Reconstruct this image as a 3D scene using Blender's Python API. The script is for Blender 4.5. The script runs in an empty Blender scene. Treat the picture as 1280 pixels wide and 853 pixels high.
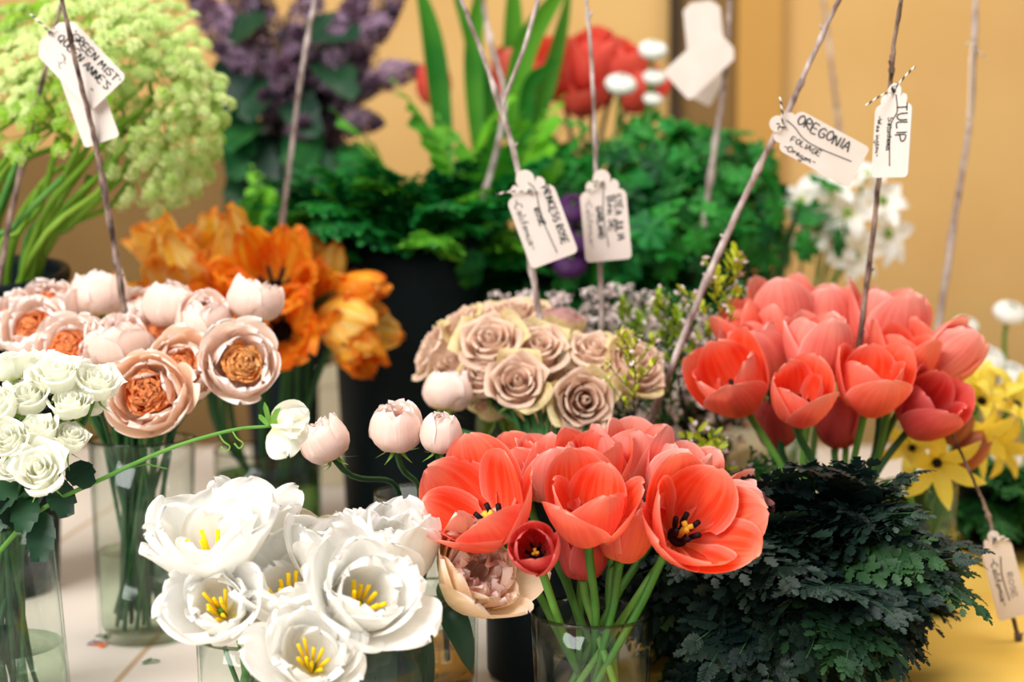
import bpy, math, random
from mathutils import Vector, Matrix, Quaternion
C = bpy.context.scene
COL = C.collection
R = random.Random(7)
V = Vector

# ------------------------------------------------------------------ camera, light, exposure
PITCH = math.radians(4.0); FPX = 1280*50/36.0; CAMZ = 0.40
cam_d = bpy.data.cameras.new('camera'); cam = bpy.data.objects.new('camera', cam_d); COL.objects.link(cam)
cam_d.lens = 50; cam_d.sensor_width = 36; cam_d.clip_start = .02
cam.location = (0, 0, CAMZ); cam.rotation_euler = (math.pi/2-PITCH, 0, 0)
cam_d.dof.use_dof = True; cam_d.dof.focus_distance = 1.14; cam_d.dof.aperture_fstop = 3.3
C.camera = cam
C.view_settings.view_transform = 'Standard'; C.view_settings.look = 'None'
C.view_settings.gamma = 1; C.view_settings.use_curve_mapping = False
C.view_settings.exposure = 0.62
try:
    C.cycles.transparent_max_bounces = 40; C.cycles.max_bounces = 10
except Exception: pass
def lin(c):
    return tuple((x/255/12.92 if x/255 <= .04045 else ((x/255+.055)/1.055)**2.4) for x in c)+(1,)
w = bpy.data.worlds.new('world'); C.world = w; w.use_nodes = True
w.node_tree.nodes['Background'].inputs[0].default_value = (.86, .93, 1, 1)
w.node_tree.nodes['Background'].inputs[1].default_value = .27
def area(name, loc, target, sx, sy, power, col):
    l = bpy.data.lights.new(name, 'AREA'); l.shape = 'RECTANGLE'; l.size = sx; l.size_y = sy; l.energy = power; l.color = col
    o = bpy.data.objects.new(name, l); COL.objects.link(o); o.location = loc
    o.rotation_euler = (V(target)-V(loc)).to_track_quat('-Z', 'Y').to_euler()
area('key_light', (-1.5, -.5, 1.75), (0, 1.4, .15), 1.7, 1.5, 70, (1, .98, .95))  # unseen soft key, added at upper front left to light the bunches
area('top_fill_light', (.5, 1.5, 2.35), (.3, 1.7, 0), 1.6, 1.6, 34, (1, .95, .86))  # unseen overhead fill, added to lift the rear flowers

def P(px, py, Y):
    """photo direction (px,py) met at world depth Y"""
    x = (px-640)/FPX; y = -(py-426.5)/FPX
    dy = math.cos(PITCH)+y*math.sin(PITCH); dz = -math.sin(PITCH)+y*math.cos(PITCH)
    k = Y/dy
    return V((x*k, Y, CAMZ+dz*k))
def px2m(p, Y): return p*Y/FPX

# ------------------------------------------------------------------ materials
def newmat(name):
    m = bpy.data.materials.new(name); m.use_nodes = True; nt = m.node_tree; nt.nodes.clear()
    out = nt.nodes.new('ShaderNodeOutputMaterial'); return m, nt, out
def N(nt, t, **k):
    n = nt.nodes.new(t)
    for a, b in k.items(): setattr(n, a, b)
    return n
def ramp(nt, stops, interp='LINEAR'):
    r = N(nt, 'ShaderNodeValToRGB'); e = r.color_ramp.elements; r.color_ramp.interpolation = interp
    while len(e) < len(stops): e.new(.5)
    for i, (p, c) in enumerate(stops): e[i].position = p; e[i].color = c
    return r
def mixc(nt, fac, a, b, mode='MIX'):
    m = N(nt, 'ShaderNodeMix', data_type='RGBA', blend_type=mode)
    for s, val in ((0, fac), (6, a), (7, b)):
        if hasattr(val, 'is_linked') or hasattr(val, 'links'): nt.links.new(val, m.inputs[s])
        else: m.inputs[s].default_value = val
    return m.outputs[2]
def leafy(nt, out, col, transl=.3, rough=.5, gloss=.25, bump=None):
    p = N(nt, 'ShaderNodeBsdfPrincipled'); p.inputs['Roughness'].default_value = rough
    p.inputs['Specular IOR Level'].default_value = gloss
    t = N(nt, 'ShaderNodeBsdfTranslucent'); mx = N(nt, 'ShaderNodeMixShader'); mx.inputs[0].default_value = transl
    nt.links.new(col, p.inputs['Base Color']); nt.links.new(col, t.inputs['Color'])
    if bump is not None: nt.links.new(bump, p.inputs['Normal'])
    nt.links.new(p.outputs[0], mx.inputs[1]); nt.links.new(t.outputs[0], mx.inputs[2]); nt.links.new(mx.outputs[0], out.inputs[0])
def petal_mat(name, base, mid, tip, outer=None, edge=None, streak=None, sk=.35, transl=.35, vs=22):
    """colour runs along the petal (uv.y) with veins across it (uv.x); the outer face may differ"""
    m, nt, out = newmat(name)
    uv = N(nt, 'ShaderNodeUVMap'); sp = N(nt, 'ShaderNodeSeparateXYZ'); nt.links.new(uv.outputs[0], sp.inputs[0])
    r = ramp(nt, [(0, lin(base)), (.28, lin(mid)), (.8, lin(mid)), (1, lin(tip))]); nt.links.new(sp.outputs[1], r.inputs[0])
    col = r.outputs[0]
    mp = N(nt, 'ShaderNodeMapping'); mp.inputs['Scale'].default_value = (vs, 1.6, 1); nt.links.new(uv.outputs[0], mp.inputs[0])
    oi = N(nt, 'ShaderNodeObjectInfo'); nt.links.new(oi.outputs['Random'], mp.inputs['Location'])
    nz = N(nt, 'ShaderNodeTexNoise'); nz.inputs['Scale'].default_value = 1; nz.inputs['Detail'].default_value = 2
    nt.links.new(mp.outputs[0], nz.inputs[0])
    if outer:
        g = N(nt, 'ShaderNodeNewGeometry'); ro = ramp(nt, [(0, lin(base)), (.34, lin(outer))]); nt.links.new(sp.outputs[1], ro.inputs[0]); col = mixc(nt, g.outputs['Backfacing'], col, ro.outputs[0])
    if streak:
        rr = ramp(nt, [(.42, (0, 0, 0, 1)), (.62, (sk, sk, sk, 1))]); nt.links.new(nz.outputs[0], rr.inputs[0])
        col = mixc(nt, rr.outputs[0], col, lin(streak))
    if edge:
        a = N(nt, 'ShaderNodeMath', operation='SUBTRACT'); nt.links.new(sp.outputs[0], a.inputs[0]); a.inputs[1].default_value = .5
        b = N(nt, 'ShaderNodeMath', operation='ABSOLUTE'); nt.links.new(a.outputs[0], b.inputs[0])
        c2 = N(nt, 'ShaderNodeMath', operation='MULTIPLY'); nt.links.new(b.outputs[0], c2.inputs[0]); c2.inputs[1].default_value = 2
        d = N(nt, 'ShaderNodeMath', operation='MAXIMUM'); nt.links.new(c2.outputs[0], d.inputs[0]); nt.links.new(sp.outputs[1], d.inputs[1])
        rr = ramp(nt, [(.72, (0, 0, 0, 1)), (.93, (.35, .35, .35, 1)), (1, (.9, .9, .9, 1))]); nt.links.new(d.outputs[0], rr.inputs[0])
        col = mixc(nt, rr.outputs[0], col, lin(edge))
    bp = N(nt, 'ShaderNodeBump'); bp.inputs['Strength'].default_value = .25; bp.inputs['Distance'].default_value = .002
    nt.links.new(nz.outputs[0], bp.inputs['Height'])
    leafy(nt, out, col, transl, .48, .3, bp.outputs[0]); return m
def leaf_mat(name, a, b, transl=.25, scale=30, rough=.5, gloss=.3):
    m, nt, out = newmat(name)
    tc = N(nt, 'ShaderNodeTexCoord'); nz = N(nt, 'ShaderNodeTexNoise'); nz.inputs['Scale'].default_value = scale
    nt.links.new(tc.outputs['Object'], nz.inputs[0])
    oi = N(nt, 'ShaderNodeObjectInfo'); ad = N(nt, 'ShaderNodeMath', operation='MULTIPLY_ADD'); nt.links.new(oi.outputs['Random'], ad.inputs[0])
    ad.inputs[1].default_value = .45; ad.inputs[2].default_value = -.22
    s = N(nt, 'ShaderNodeMath', operation='ADD'); nt.links.new(nz.outputs[0], s.inputs[0]); nt.links.new(ad.outputs[0], s.inputs[1])
    r = ramp(nt, [(.25, lin(a)), (.75, lin(b))]); nt.links.new(s.outputs[0], r.inputs[0])
    leafy(nt, out, r.outputs[0], transl, rough, gloss); return m
def plain(name, c, rough=.5, spec=.4, noise=None, scale=40, bump=0, metal=0, stretch=(1, 1, 1)):
    m, nt, out = newmat(name); p = N(nt, 'ShaderNodeBsdfPrincipled'); nt.links.new(p.outputs[0], out.inputs[0])
    p.inputs['Base Color'].default_value = lin(c); p.inputs['Roughness'].default_value = rough; p.inputs['Specular IOR Level'].default_value = spec
    p.inputs['Metallic'].default_value = metal
    if noise or bump:
        tc = N(nt, 'ShaderNodeTexCoord'); mp = N(nt, 'ShaderNodeMapping'); mp.inputs['Scale'].default_value = stretch
        nz = N(nt, 'ShaderNodeTexNoise'); nz.inputs['Scale'].default_value = scale; nz.inputs['Detail'].default_value = 4
        nt.links.new(tc.outputs['Object'], mp.inputs[0]); nt.links.new(mp.outputs[0], nz.inputs[0])
        if noise:
            r = ramp(nt, [(.35, lin(c)), (.65, lin(noise))]); nt.links.new(nz.outputs[0], r.inputs[0]); nt.links.new(r.outputs[0], p.inputs['Base Color'])
        if bump:
            b = N(nt, 'ShaderNodeBump'); b.inputs['Strength'].default_value = bump; b.inputs['Distance'].default_value = .01
            nt.links.new(nz.outputs[0], b.inputs['Height']); nt.links.new(b.outputs[0], p.inputs['Normal'])
    return m
def glass_mat(name, tint, edge, gl=.0, edgeamt=.85):
    """thin clear glass: straight transmission, fresnel gloss, greener where seen edge-on"""
    m, nt, out = newmat(name)
    lw = N(nt, 'ShaderNodeLayerWeight'); lw.inputs['Blend'].default_value = .5
    r = ramp(nt, [(.0, lin(tint)), (.78, lin(tint)), (1, lin(edge))]); nt.links.new(lw.outputs['Facing'], r.inputs[0])
    t = N(nt, 'ShaderNodeBsdfTransparent'); nt.links.new(r.outputs[0], t.inputs[0])
    g = N(nt, 'ShaderNodeBsdfGlossy'); g.inputs['Roughness'].default_value = .04; g.inputs['Color'].default_value = (.9, .95, .95, 1)
    fr = N(nt, 'ShaderNodeMath', operation='POWER'); nt.links.new(lw.outputs['Facing'], fr.inputs[0]); fr.inputs[1].default_value = 4.0
    fm = N(nt, 'ShaderNodeMath', operation='MULTIPLY_ADD'); nt.links.new(fr.outputs[0], fm.inputs[0]); fm.inputs[1].default_value = .45; fm.inputs[2].default_value = .03; fr = fm
    mx = N(nt, 'ShaderNodeMixShader'); nt.links.new(fr.outputs[0], mx.inputs[0]); nt.links.new(t.outputs[0], mx.inputs[1]); nt.links.new(g.outputs[0], mx.inputs[2])
    nt.links.new(mx.outputs[0], out.inputs[0]); return m
M = {}
M['coral'] = petal_mat('coral_petal', (240, 160, 70), (246, 78, 40), (248, 112, 84), outer=(236, 104, 82), edge=(255, 170, 150), streak=(250, 120, 84), sk=.6)
M['coral_pink'] = petal_mat('pink_coral_petal', (244, 180, 110), (244, 106, 78), (250, 156, 136), outer=(236, 126, 112), edge=(255, 198, 186), streak=(253, 158, 136), sk=.6)
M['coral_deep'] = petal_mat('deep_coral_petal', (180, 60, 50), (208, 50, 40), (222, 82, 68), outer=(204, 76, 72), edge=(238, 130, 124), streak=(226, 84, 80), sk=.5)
M['red'] = petal_mat('red_petal', (220, 60, 40), (232, 70, 56), (244, 104, 90), outer=(240, 94, 80), edge=(245, 120, 100), streak=(238, 90, 70), sk=.5)
M['white'] = petal_mat('white_petal', (250, 232, 130), (253, 252, 249), (254, 253, 251), outer=(252, 250, 244), edge=None, streak=(247, 244, 236), sk=.35, transl=.42)
M['cream'] = petal_mat('cream_petal', (226, 220, 140), (244, 236, 206), (248, 240, 222), outer=(240, 230, 196), streak=(226, 208, 176), sk=.4)
M['rosewhite'] = petal_mat('white_rose_petal', (226, 232, 150), (252, 251, 240), (254, 253, 250), outer=(250, 250, 236), streak=(244, 245, 222), sk=.3, transl=.42)
M['peach'] = petal_mat('peach_petal', (252, 206, 130), (253, 228, 210), (254, 243, 237), outer=(254, 240, 232), edge=(255, 248, 244), streak=(252, 222, 202), sk=.4)
M['peach_warm'] = petal_mat('warm_peach_petal', (252, 186, 116), (253, 220, 192), (254, 236, 222), outer=(253, 230, 210), edge=(255, 244, 236), streak=(252, 210, 180), sk=.4)
M['peach_pale'] = petal_mat('pale_peach_petal', (250, 206, 100), (252, 226, 210), (253, 234, 226), outer=(253, 229, 216), edge=(255, 243, 238), streak=(251, 214, 196), sk=.35)
M['apricot'] = petal_mat('apricot_petal', (248, 124, 52), (254, 158, 84), (255, 196, 138), outer=(254, 180, 112), streak=(250, 132, 62), sk=.6, transl=.5)
M['mauve'] = petal_mat('dusty_rose_petal', (206, 164, 118), (226, 190, 166), (243, 218, 196), outer=(238, 210, 186), edge=(248, 228, 206), streak=(220, 176, 154), sk=.4)
M['mauve_green'] = petal_mat('outer_rose_petal', (212, 204, 100), (234, 212, 168), (242, 218, 190), outer=(236, 214, 166), edge=(232, 218, 146), streak=(206, 180, 110), sk=.5)
M['orange'] = petal_mat('orange_petal', (254, 210, 60), (252, 134, 20), (255, 184, 44), outer=(253, 150, 26), edge=(244, 112, 20), streak=(255, 214, 66), sk=1, transl=.5, vs=9)
M['amber'] = petal_mat('amber_petal', (255, 232, 130), (255, 202, 60), (254, 166, 36), outer=(255, 210, 76), edge=(252, 152, 28), streak=(255, 238, 150), sk=1, transl=.5, vs=9)
M['yellow'] = petal_mat('yellow_petal', (240, 214, 60), (246, 222, 72), (250, 232, 130), outer=(246, 220, 100), streak=(250, 236, 130), sk=.5)
M['violet'] = petal_mat('violet_petal', (50, 20, 58), (76, 30, 86), (100, 50, 112), streak=(56, 20, 66), sk=.5)
M['stem'] = leaf_mat('green_stem', (62, 120, 44), (104, 156, 62), .1, 20)
M['stem_dark'] = leaf_mat('dark_green_stem', (24, 66, 34), (50, 100, 46), .1, 20)
M['stem_lime'] = leaf_mat('lime_stem', (120, 168, 40), (170, 206, 76), .3, 20)
M['leaf'] = leaf_mat('green_leaf', (22, 84, 42), (52, 124, 48), .3, 30)
M['leaf_dark'] = leaf_mat('dark_leaf', (14, 46, 34), (34, 74, 44), .2, 14, .42, .35)
M['fern_dark'] = leaf_mat('dark_fern_leaf', (16, 36, 34), (40, 62, 50), .15, 14, .5, .3)
M['fern_mid'] = leaf_mat('mid_fern_leaf', (22, 52, 38), (58, 98, 54), .25, 14, .5, .3)
M['fern_green'] = leaf_mat('green_fern_leaf', (8, 84, 44), (44, 164, 60), .35, 20)
M['fern_bright'] = leaf_mat('bright_fern_leaf', (36, 130, 36), (130, 206, 48), .4, 20)
M['leaf_mid'] = leaf_mat('ivy_green_leaf', (10, 74, 34), (46, 146, 44), .35, 20)
M['sepal'] = leaf_mat('sepal_green', (96, 150, 56), (150, 190, 84), .3, 40)
M['blade'] = leaf_mat('blade_leaf', (40, 120, 36), (96, 170, 44), .35, 9)
M['lace'] = leaf_mat('lace_floret', (150, 200, 30), (242, 250, 180), .4, 60)
M['lilac_f'] = leaf_mat('lilac_floret', (48, 32, 50), (178, 144, 172), .2, 110)
M['lilac_d'] = leaf_mat('lilac_bud', (54, 34, 52), (104, 70, 92), .1, 50)
M['wax'] = leaf_mat('waxflower_petal', (240, 206, 206), (252, 240, 236), .3, 60)
M['greyleaf'] = leaf_mat('grey_green_leaf', (140, 146, 110), (206, 200, 170), .2, 50)
M['limeleaf'] = leaf_mat('lime_leaf', (110, 150, 30), (190, 196, 50), .3, 50)
M['stamen_y'] = plain('yellow_stamen', (250, 206, 20), .6, .2)
M['stamen_k'] = plain('black_stamen', (26, 16, 22), .6, .2)
M['pistil'] = plain('pistil_yellow', (232, 190, 60), .5, .3)
M['blotch'] = plain('dark_heart', (30, 16, 20), .7, .2)
M['bark'] = plain('twig_bark', (206, 192, 184), .8, .2, noise=(120, 98, 90), scale=90, bump=.8, stretch=(1, 1, .35))
M['bark_dark'] = plain('dark_twig_bark', (160, 136, 122), .8, .2, noise=(64, 48, 44), scale=110, bump=.8, stretch=(1, 1, .35))
M['bark_pale'] = plain('pale_twig_bark', (206, 190, 184), .8, .2, noise=(128, 106, 100), scale=90, bump=.8, stretch=(1, 1, .35))
M['wood'] = plain('brown_stem', (50, 44, 34), .8, .2, noise=(30, 30, 26), scale=60)
M['tag'] = plain('tag_card', (228, 214, 204), .8, .15, noise=(222, 207, 196), scale=30)
M['ink'] = plain('ink', (18, 40, 40), .6, .2)
M['ink_pale'] = plain('faded_ink', (150, 146, 140), .6, .2)
M['bucket'] = plain('black_plastic', (7, 20, 24), .55, .15, noise=(9, 24, 28), scale=12)
M['glass'] = glass_mat('clear_glass', (250, 252, 250), (150, 166, 156))
M['rim'] = glass_mat('glass_rim', (190, 196, 176), (120, 130, 110))
M['water'] = glass_mat('water', (236, 244, 234), (190, 210, 190))
M['water_cloth_tint'] = glass_mat('cloth_tinted_water', (244, 206, 140), (210, 170, 100))  # amber tint stands in for yellow cloth refracted through the water
M['water_green'] = glass_mat('green_water', (176, 206, 150), (110, 150, 100))
# striped twine
m, nt, out = newmat('twine'); p = N(nt, 'ShaderNodeBsdfPrincipled'); uv = N(nt, 'ShaderNodeUVMap'); sp = N(nt, 'ShaderNodeSeparateXYZ')
nt.links.new(uv.outputs[0], sp.inputs[0]); a = N(nt, 'ShaderNodeMath', operation='MULTIPLY_ADD'); nt.links.new(sp.outputs[1], a.inputs[0]); a.inputs[1].default_value = 1
nt.links.new(sp.outputs[0], a.inputs[2]); f = N(nt, 'ShaderNodeMath', operation='FRACT'); nt.links.new(a.outputs[0], f.inputs[0])
r = ramp(nt, [(0, lin((24, 28, 32))), (.5, lin((232, 222, 206)))], 'CONSTANT'); nt.links.new(f.outputs[0], r.inputs[0])
nt.links.new(r.outputs[0], p.inputs['Base Color']); nt.links.new(p.outputs[0], out.inputs[0]); M['twine'] = m

# ------------------------------------------------------------------ object helpers
def meta(o, label=None, cat=None, group=None, kind=None):
    if label: o['label'] = label
    if cat: o['category'] = cat
    if group: o['group'] = group
    if kind: o['kind'] = kind
    return o
def thing(name, label, cat, loc, group=None):
    o = bpy.data.objects.new(name, None); o.empty_display_size = .01; COL.objects.link(o); o.location = loc
    return meta(o, label, cat, group)
class MB:
    def __init__(s): s.v = []; s.f = []; s.uv = []
    def add(s, vs, fs, uvs=None):
        b = len(s.v); s.v.extend(vs); s.uv.extend(uvs if uvs else [(0, 0)]*len(vs)); s.f.extend([tuple(i+b for i in f) for f in fs])
    def grid(s, rows, uvrows=None, close=False):
        nu = len(rows); nv = len(rows[0]); vs = [p for r_ in rows for p in r_]
        uv_ = [q for r_ in uvrows for q in r_] if uvrows else None; fs = []
        for i in range(nu-1):
            for j in range(nv if close else nv-1):
                k = (j+1) % nv; fs.append((i*nv+j, i*nv+k, (i+1)*nv+k, (i+1)*nv+j))
        s.add(vs, fs, uv_)
    def tube(s, pts, rad, n=8, cap=True):
        pts = [V(p) for p in pts]; L = len(pts); rows = []; uvr = []; up = None; d = 0
        for i, p in enumerate(pts):
            t = (pts[min(i+1, L-1)]-pts[max(i-1, 0)]); t = t.normalized() if t.length > 1e-9 else V((0, 0, 1))
            if up is None: up = t.orthogonal().normalized()
            up = (up-t*up.dot(t)); up = up.normalized() if up.length > 1e-6 else t.orthogonal().normalized()
            b = t.cross(up); r_ = rad(i/(L-1)) if callable(rad) else rad
            if i: d += (p-pts[i-1]).length
            rows.append([p+(up*math.cos(a)+b*math.sin(a))*r_ for a in [2*math.pi*k/n for k in range(n)]])
            uvr.append([(k/n, d/.008) for k in range(n)])
        s.grid(rows, uvr, True)
        if cap:
            b0 = len(s.v)
            s.add([pts[0], pts[-1]], [], None); m_ = b0-L*n
            for k in range(n):
                s.f.append((b0, m_+(k+1) % n, m_+k)); s.f.append((b0+1, m_+(L-1)*n+k, m_+(L-1)*n+(k+1) % n))
    def ball(s, c, r_, n=6, m_=4, sc=(1, 1, 1)):
        c = V(c); rows = []
        for i in range(m_+1):
            a = math.pi*i/m_; rr = max(math.sin(a), .001)
            rows.append([c+V((r_*rr*math.cos(2*math.pi*k/n)*sc[0], r_*rr*math.sin(2*math.pi*k/n)*sc[1], -r_*math.cos(a)*sc[2])) for k in range(n)])
        s.grid(rows, None, True)
    def xf(s, mat, start=0):
        for i in range(start, len(s.v)): s.v[i] = mat @ V(s.v[i])
    def build(s, name, mat, parent=None, loc=None, smooth=True):
        me = bpy.data.meshes.new(name)
        o_ = V(loc) if loc is not None else V((0, 0, 0))
        me.from_pydata([V(p)-o_ for p in s.v], [], s.f); me.validate()
        ul = me.uv_layers.new(name='UVMap')
        for l in me.loops: ul.data[l.index].uv = s.uv[l.vertex_index]
        me.polygons.foreach_set('use_smooth', [smooth]*len(me.polygons))
        for m_ in (mat if isinstance(mat, list) else [mat]): me.materials.append(m_)
        o = bpy.data.objects.new(name, me); COL.objects.link(o)
        if parent is not None: o.parent = parent
        elif loc is not None: o.location = loc
        return o
def catmull(pts, n):
    pts = [V(p) for p in pts]; P_ = [pts[0]*2-pts[1]]+pts+[pts[-1]*2-pts[-2]]; out_ = []; S = len(pts)-1
    for i in range(n+1):
        t = i/n*S; k = min(int(t), S-1); u = t-k; a, b, c, d = P_[k:k+4]
        out_.append(.5*((2*b)+(c-a)*u+(2*a-5*b+4*c-d)*u*u+(3*b-a-3*c+d)*u**3))
    return out_
def frame(axis, spin=0):
    a = V(axis).normalized(); return a.to_track_quat('Z', 'Y').to_matrix().to_4x4() @ Matrix.Rotation(spin, 4, 'Z')
def face(t): return V((t[0], -t[1], t[2])).normalized()
def copy_thing(root, mat, label=None, group=None):
    c = root.copy(); COL.objects.link(c); c.matrix_world = mat
    if label: c['label'] = label
    if group: c['group'] = group
    for ch in root.children:
        d = ch.copy(); COL.objects.link(d); d.parent = c
        for g in ch.children:
            e = g.copy(); COL.objects.link(e); e.parent = d
    return c
M['apricot_y'] = petal_mat('golden_apricot_petal', (252, 160, 60), (254, 188, 100), (255, 214, 150), outer=(254, 200, 124), streak=(252, 164, 80), sk=.5, transl=.5)
M['mauve_pink'] = petal_mat('pinkish_rose_petal', (216, 200, 120), (226, 184, 178), (236, 200, 192), outer=(232, 190, 184), streak=(216, 170, 160), sk=.3)
M['bud'] = petal_mat('reddish_bud', (150, 80, 50), (168, 88, 66), (214, 150, 80), outer=(170, 92, 68), streak=(214, 140, 80), sk=.5)
M['red_dark'] = petal_mat('dark_red_petal', (150, 36, 36), (158, 38, 40), (180, 52, 50), outer=(160, 40, 42), streak=(176, 52, 50), sk=.4)
# ------------------------------------------------------------------ petals and flowers
def petal(mb, mat, prof, W, phi, nu=11, nv=9, p=1.0, q=.55, kc=1.0, rmin=.2, ruf=0, rf=3, jag=0, point=0, rnd=R, w0=.12, edge=0, side=0):
    """one petal; prof = (r,z) midrib in petal lengths, W = half width"""
    rows = []; uvs = []
    mid = catmull([(a, b, 0) for a, b in prof], 24)
    ph1 = rnd.uniform(0, 6.3); ph2 = rnd.uniform(0, 6.3)
    for i in range(nu):
        t = i/(nu-1); u = 1-(1-t)**1.55; x = u*24; k = min(int(x), 23); f_ = x-k
        c = mid[k].lerp(mid[k+1], f_); tg = (mid[k+1]-mid[k]); tg = tg.normalized() if tg.length > 1e-7 else V((0, 1, 0))
        nr, nz = -tg[1], tg[0]
        ww = W*(max(math.sin(math.pi*min(u, 1)**p), 0)**q*(1-point*u)+w0*(1-u))
        if i == nu-1: ww = max(ww, W*.10)
        rr = max(abs(c[0])*kc, rmin); row = []; uvr = []
        for j in range(nv):
            v = -1+2*j/(nv-1); s_ = v*ww
            if jag: s_ *= 1+jag*math.sin(u*31+ph1+v*2)*.5*abs(v)+rnd.uniform(-jag, jag)*.4*abs(v)
            a = max(-1.5, min(1.5, s_/rr)); lt = rr*math.sin(a); inn = rr*(1-math.cos(a))
            off = ruf*u*u*(.35+.65*abs(v))*math.sin(rf*v+ph1)+ruf*.5*u*math.sin(2.3*rf*v+ph2+4*u)*(abs(v)) - edge*abs(v)**3*u
            r_ = c[0]+nr*(inn+off); z_ = c[1]+nz*(inn+off)+side*v*u
            if jag: z_ += rnd.uniform(-jag, jag)*.25*(u > .8)
            row.append(mat @ V((r_*math.cos(phi)-lt*math.sin(phi), r_*math.sin(phi)+lt*math.cos(phi), z_)))
            uvr.append(((v+1)/2, u))
        rows.append(row[::-1]); uvs.append(uvr[::-1])
    mb.grid(rows, uvs)
def lerp_prof(a, b, t): return [(x[0]+(y[0]-x[0])*t, x[1]+(y[1]-x[1])*t) for x, y in zip(a, b)]
TC = [(.03, 0), (.27, .1), (.35, .4), (.29, .75), (.12, 1.0)]
TM = [(.03, 0), (.30, .08), (.45, .36), (.50, .70), (.48, .98)]
TW = [(.03, 0), (.32, .04), (.56, .27), (.76, .56), (.93, .84)]
TX = [(.03, 0), (.34, .02), (.64, .20), (.92, .42), (1.16, .58)]
def tprof(o_):
    if o_ > 1: return lerp_prof(TW, TX, min(1, o_-1))
    return lerp_prof(TC, TM, o_*2) if o_ < .5 else lerp_prof(TM, TW, o_*2-1)
def stem_path(base, axis, vase, rnd, reach=.03, n=16, deep=.012):
    c, rt, zr, rb = vase['c'], vase['rt'], vase['z'], vase['rb']
    d = V((base.x-c.x, base.y-c.y)); L = d.length; dn = d/L if L > 1e-6 else V((1, 0))
    a = min(rt*.72, L*.6); jx = rnd.uniform(-.2, .2)*rt
    rimp = V((c.x+dn.x*a-dn.y*jx, c.y+dn.y*a+dn.x*jx, max(zr, .01)))
    bx = rnd.uniform(-.55, .55)*rb; by = rnd.uniform(-.55, .55)*rb
    bot = V((c.x+bx-dn.x*.25*rb, c.y+by-dn.y*.25*rb, vase.get('z0', 0)+deep))
    p1 = base-axis*reach
    if p1.z < zr+.012: p1.z = zr+.012
    d1 = (base-rimp).length; v0 = -axis; v0 = V((v0.x, v0.y, min(v0.z, -.25))); t1 = (rimp-bot).normalized(); k = int(n*.6); out_ = []
    q1 = base+v0*d1*.38; q2 = rimp+t1*d1*.34
    for i in range(k):
        t = i/k; out_.append(base*(1-t)**3+q1*3*t*(1-t)**2+q2*3*t*t*(1-t)+rimp*t**3)
    for i in range(n-k+1): out_.append(rimp.lerp(bot, i/(n-k)))
    return out_
def blade(mb, pts, w, n=14, fold=.35, nrm=None, tw=0):
    """strap leaf along pts"""
    ps = catmull(pts, n); rows = []; uv_ = []
    for i, p_ in enumerate(ps):
        t = (ps[min(i+1, n)]-ps[max(i-1, 0)]).normalized(); s_ = t.cross(nrm or V((0, -1, .2))); s_ = s_.normalized() if s_.length > 1e-5 else V((1, 0, 0))
        if tw: s_ = Matrix.Rotation(tw*i/n, 3, t) @ s_
        nn = s_.cross(t); u = i/n; ww = w*(math.sin(math.pi*min(1, u*.9+.1))**.7 if u < 1 else .02)
        rows.append([p_+s_*ww*v+nn*fold*ww*abs(v) for v in (-1, -.5, 0, .5, 1)]); uv_.append([((v+1)/2, u) for v in (-1, -.5, 0, .5, 1)])
    mb.grid(rows, uv_)
def start(name, label, cat, group, px, py, Y, f, size, vase, mstem, rs, rnd, off=.45, reach=.03, spin=None):
    ax = face(f); c = P(px, py, Y); base = c-ax*size*off
    path = stem_path(base, ax, vase, rnd, reach) if vase else catmull([base, base-ax*reach, base-ax*reach+V((0, 0, -.04))], 8)
    loc = path[-1]; root = thing(name, label, cat, loc, group)
    mb = MB(); mb.tube(path, lambda t: rs*(1.15-.25*t if t > .06 else 1.4), 8); mb.build('stem', M[mstem], root, loc)
    mat = Matrix.Translation(base) @ frame(ax, rnd.uniform(0, 6.28) if spin is None else spin) @ Matrix.Scale(size, 4)
    return root, loc, mat, path, ax
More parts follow.
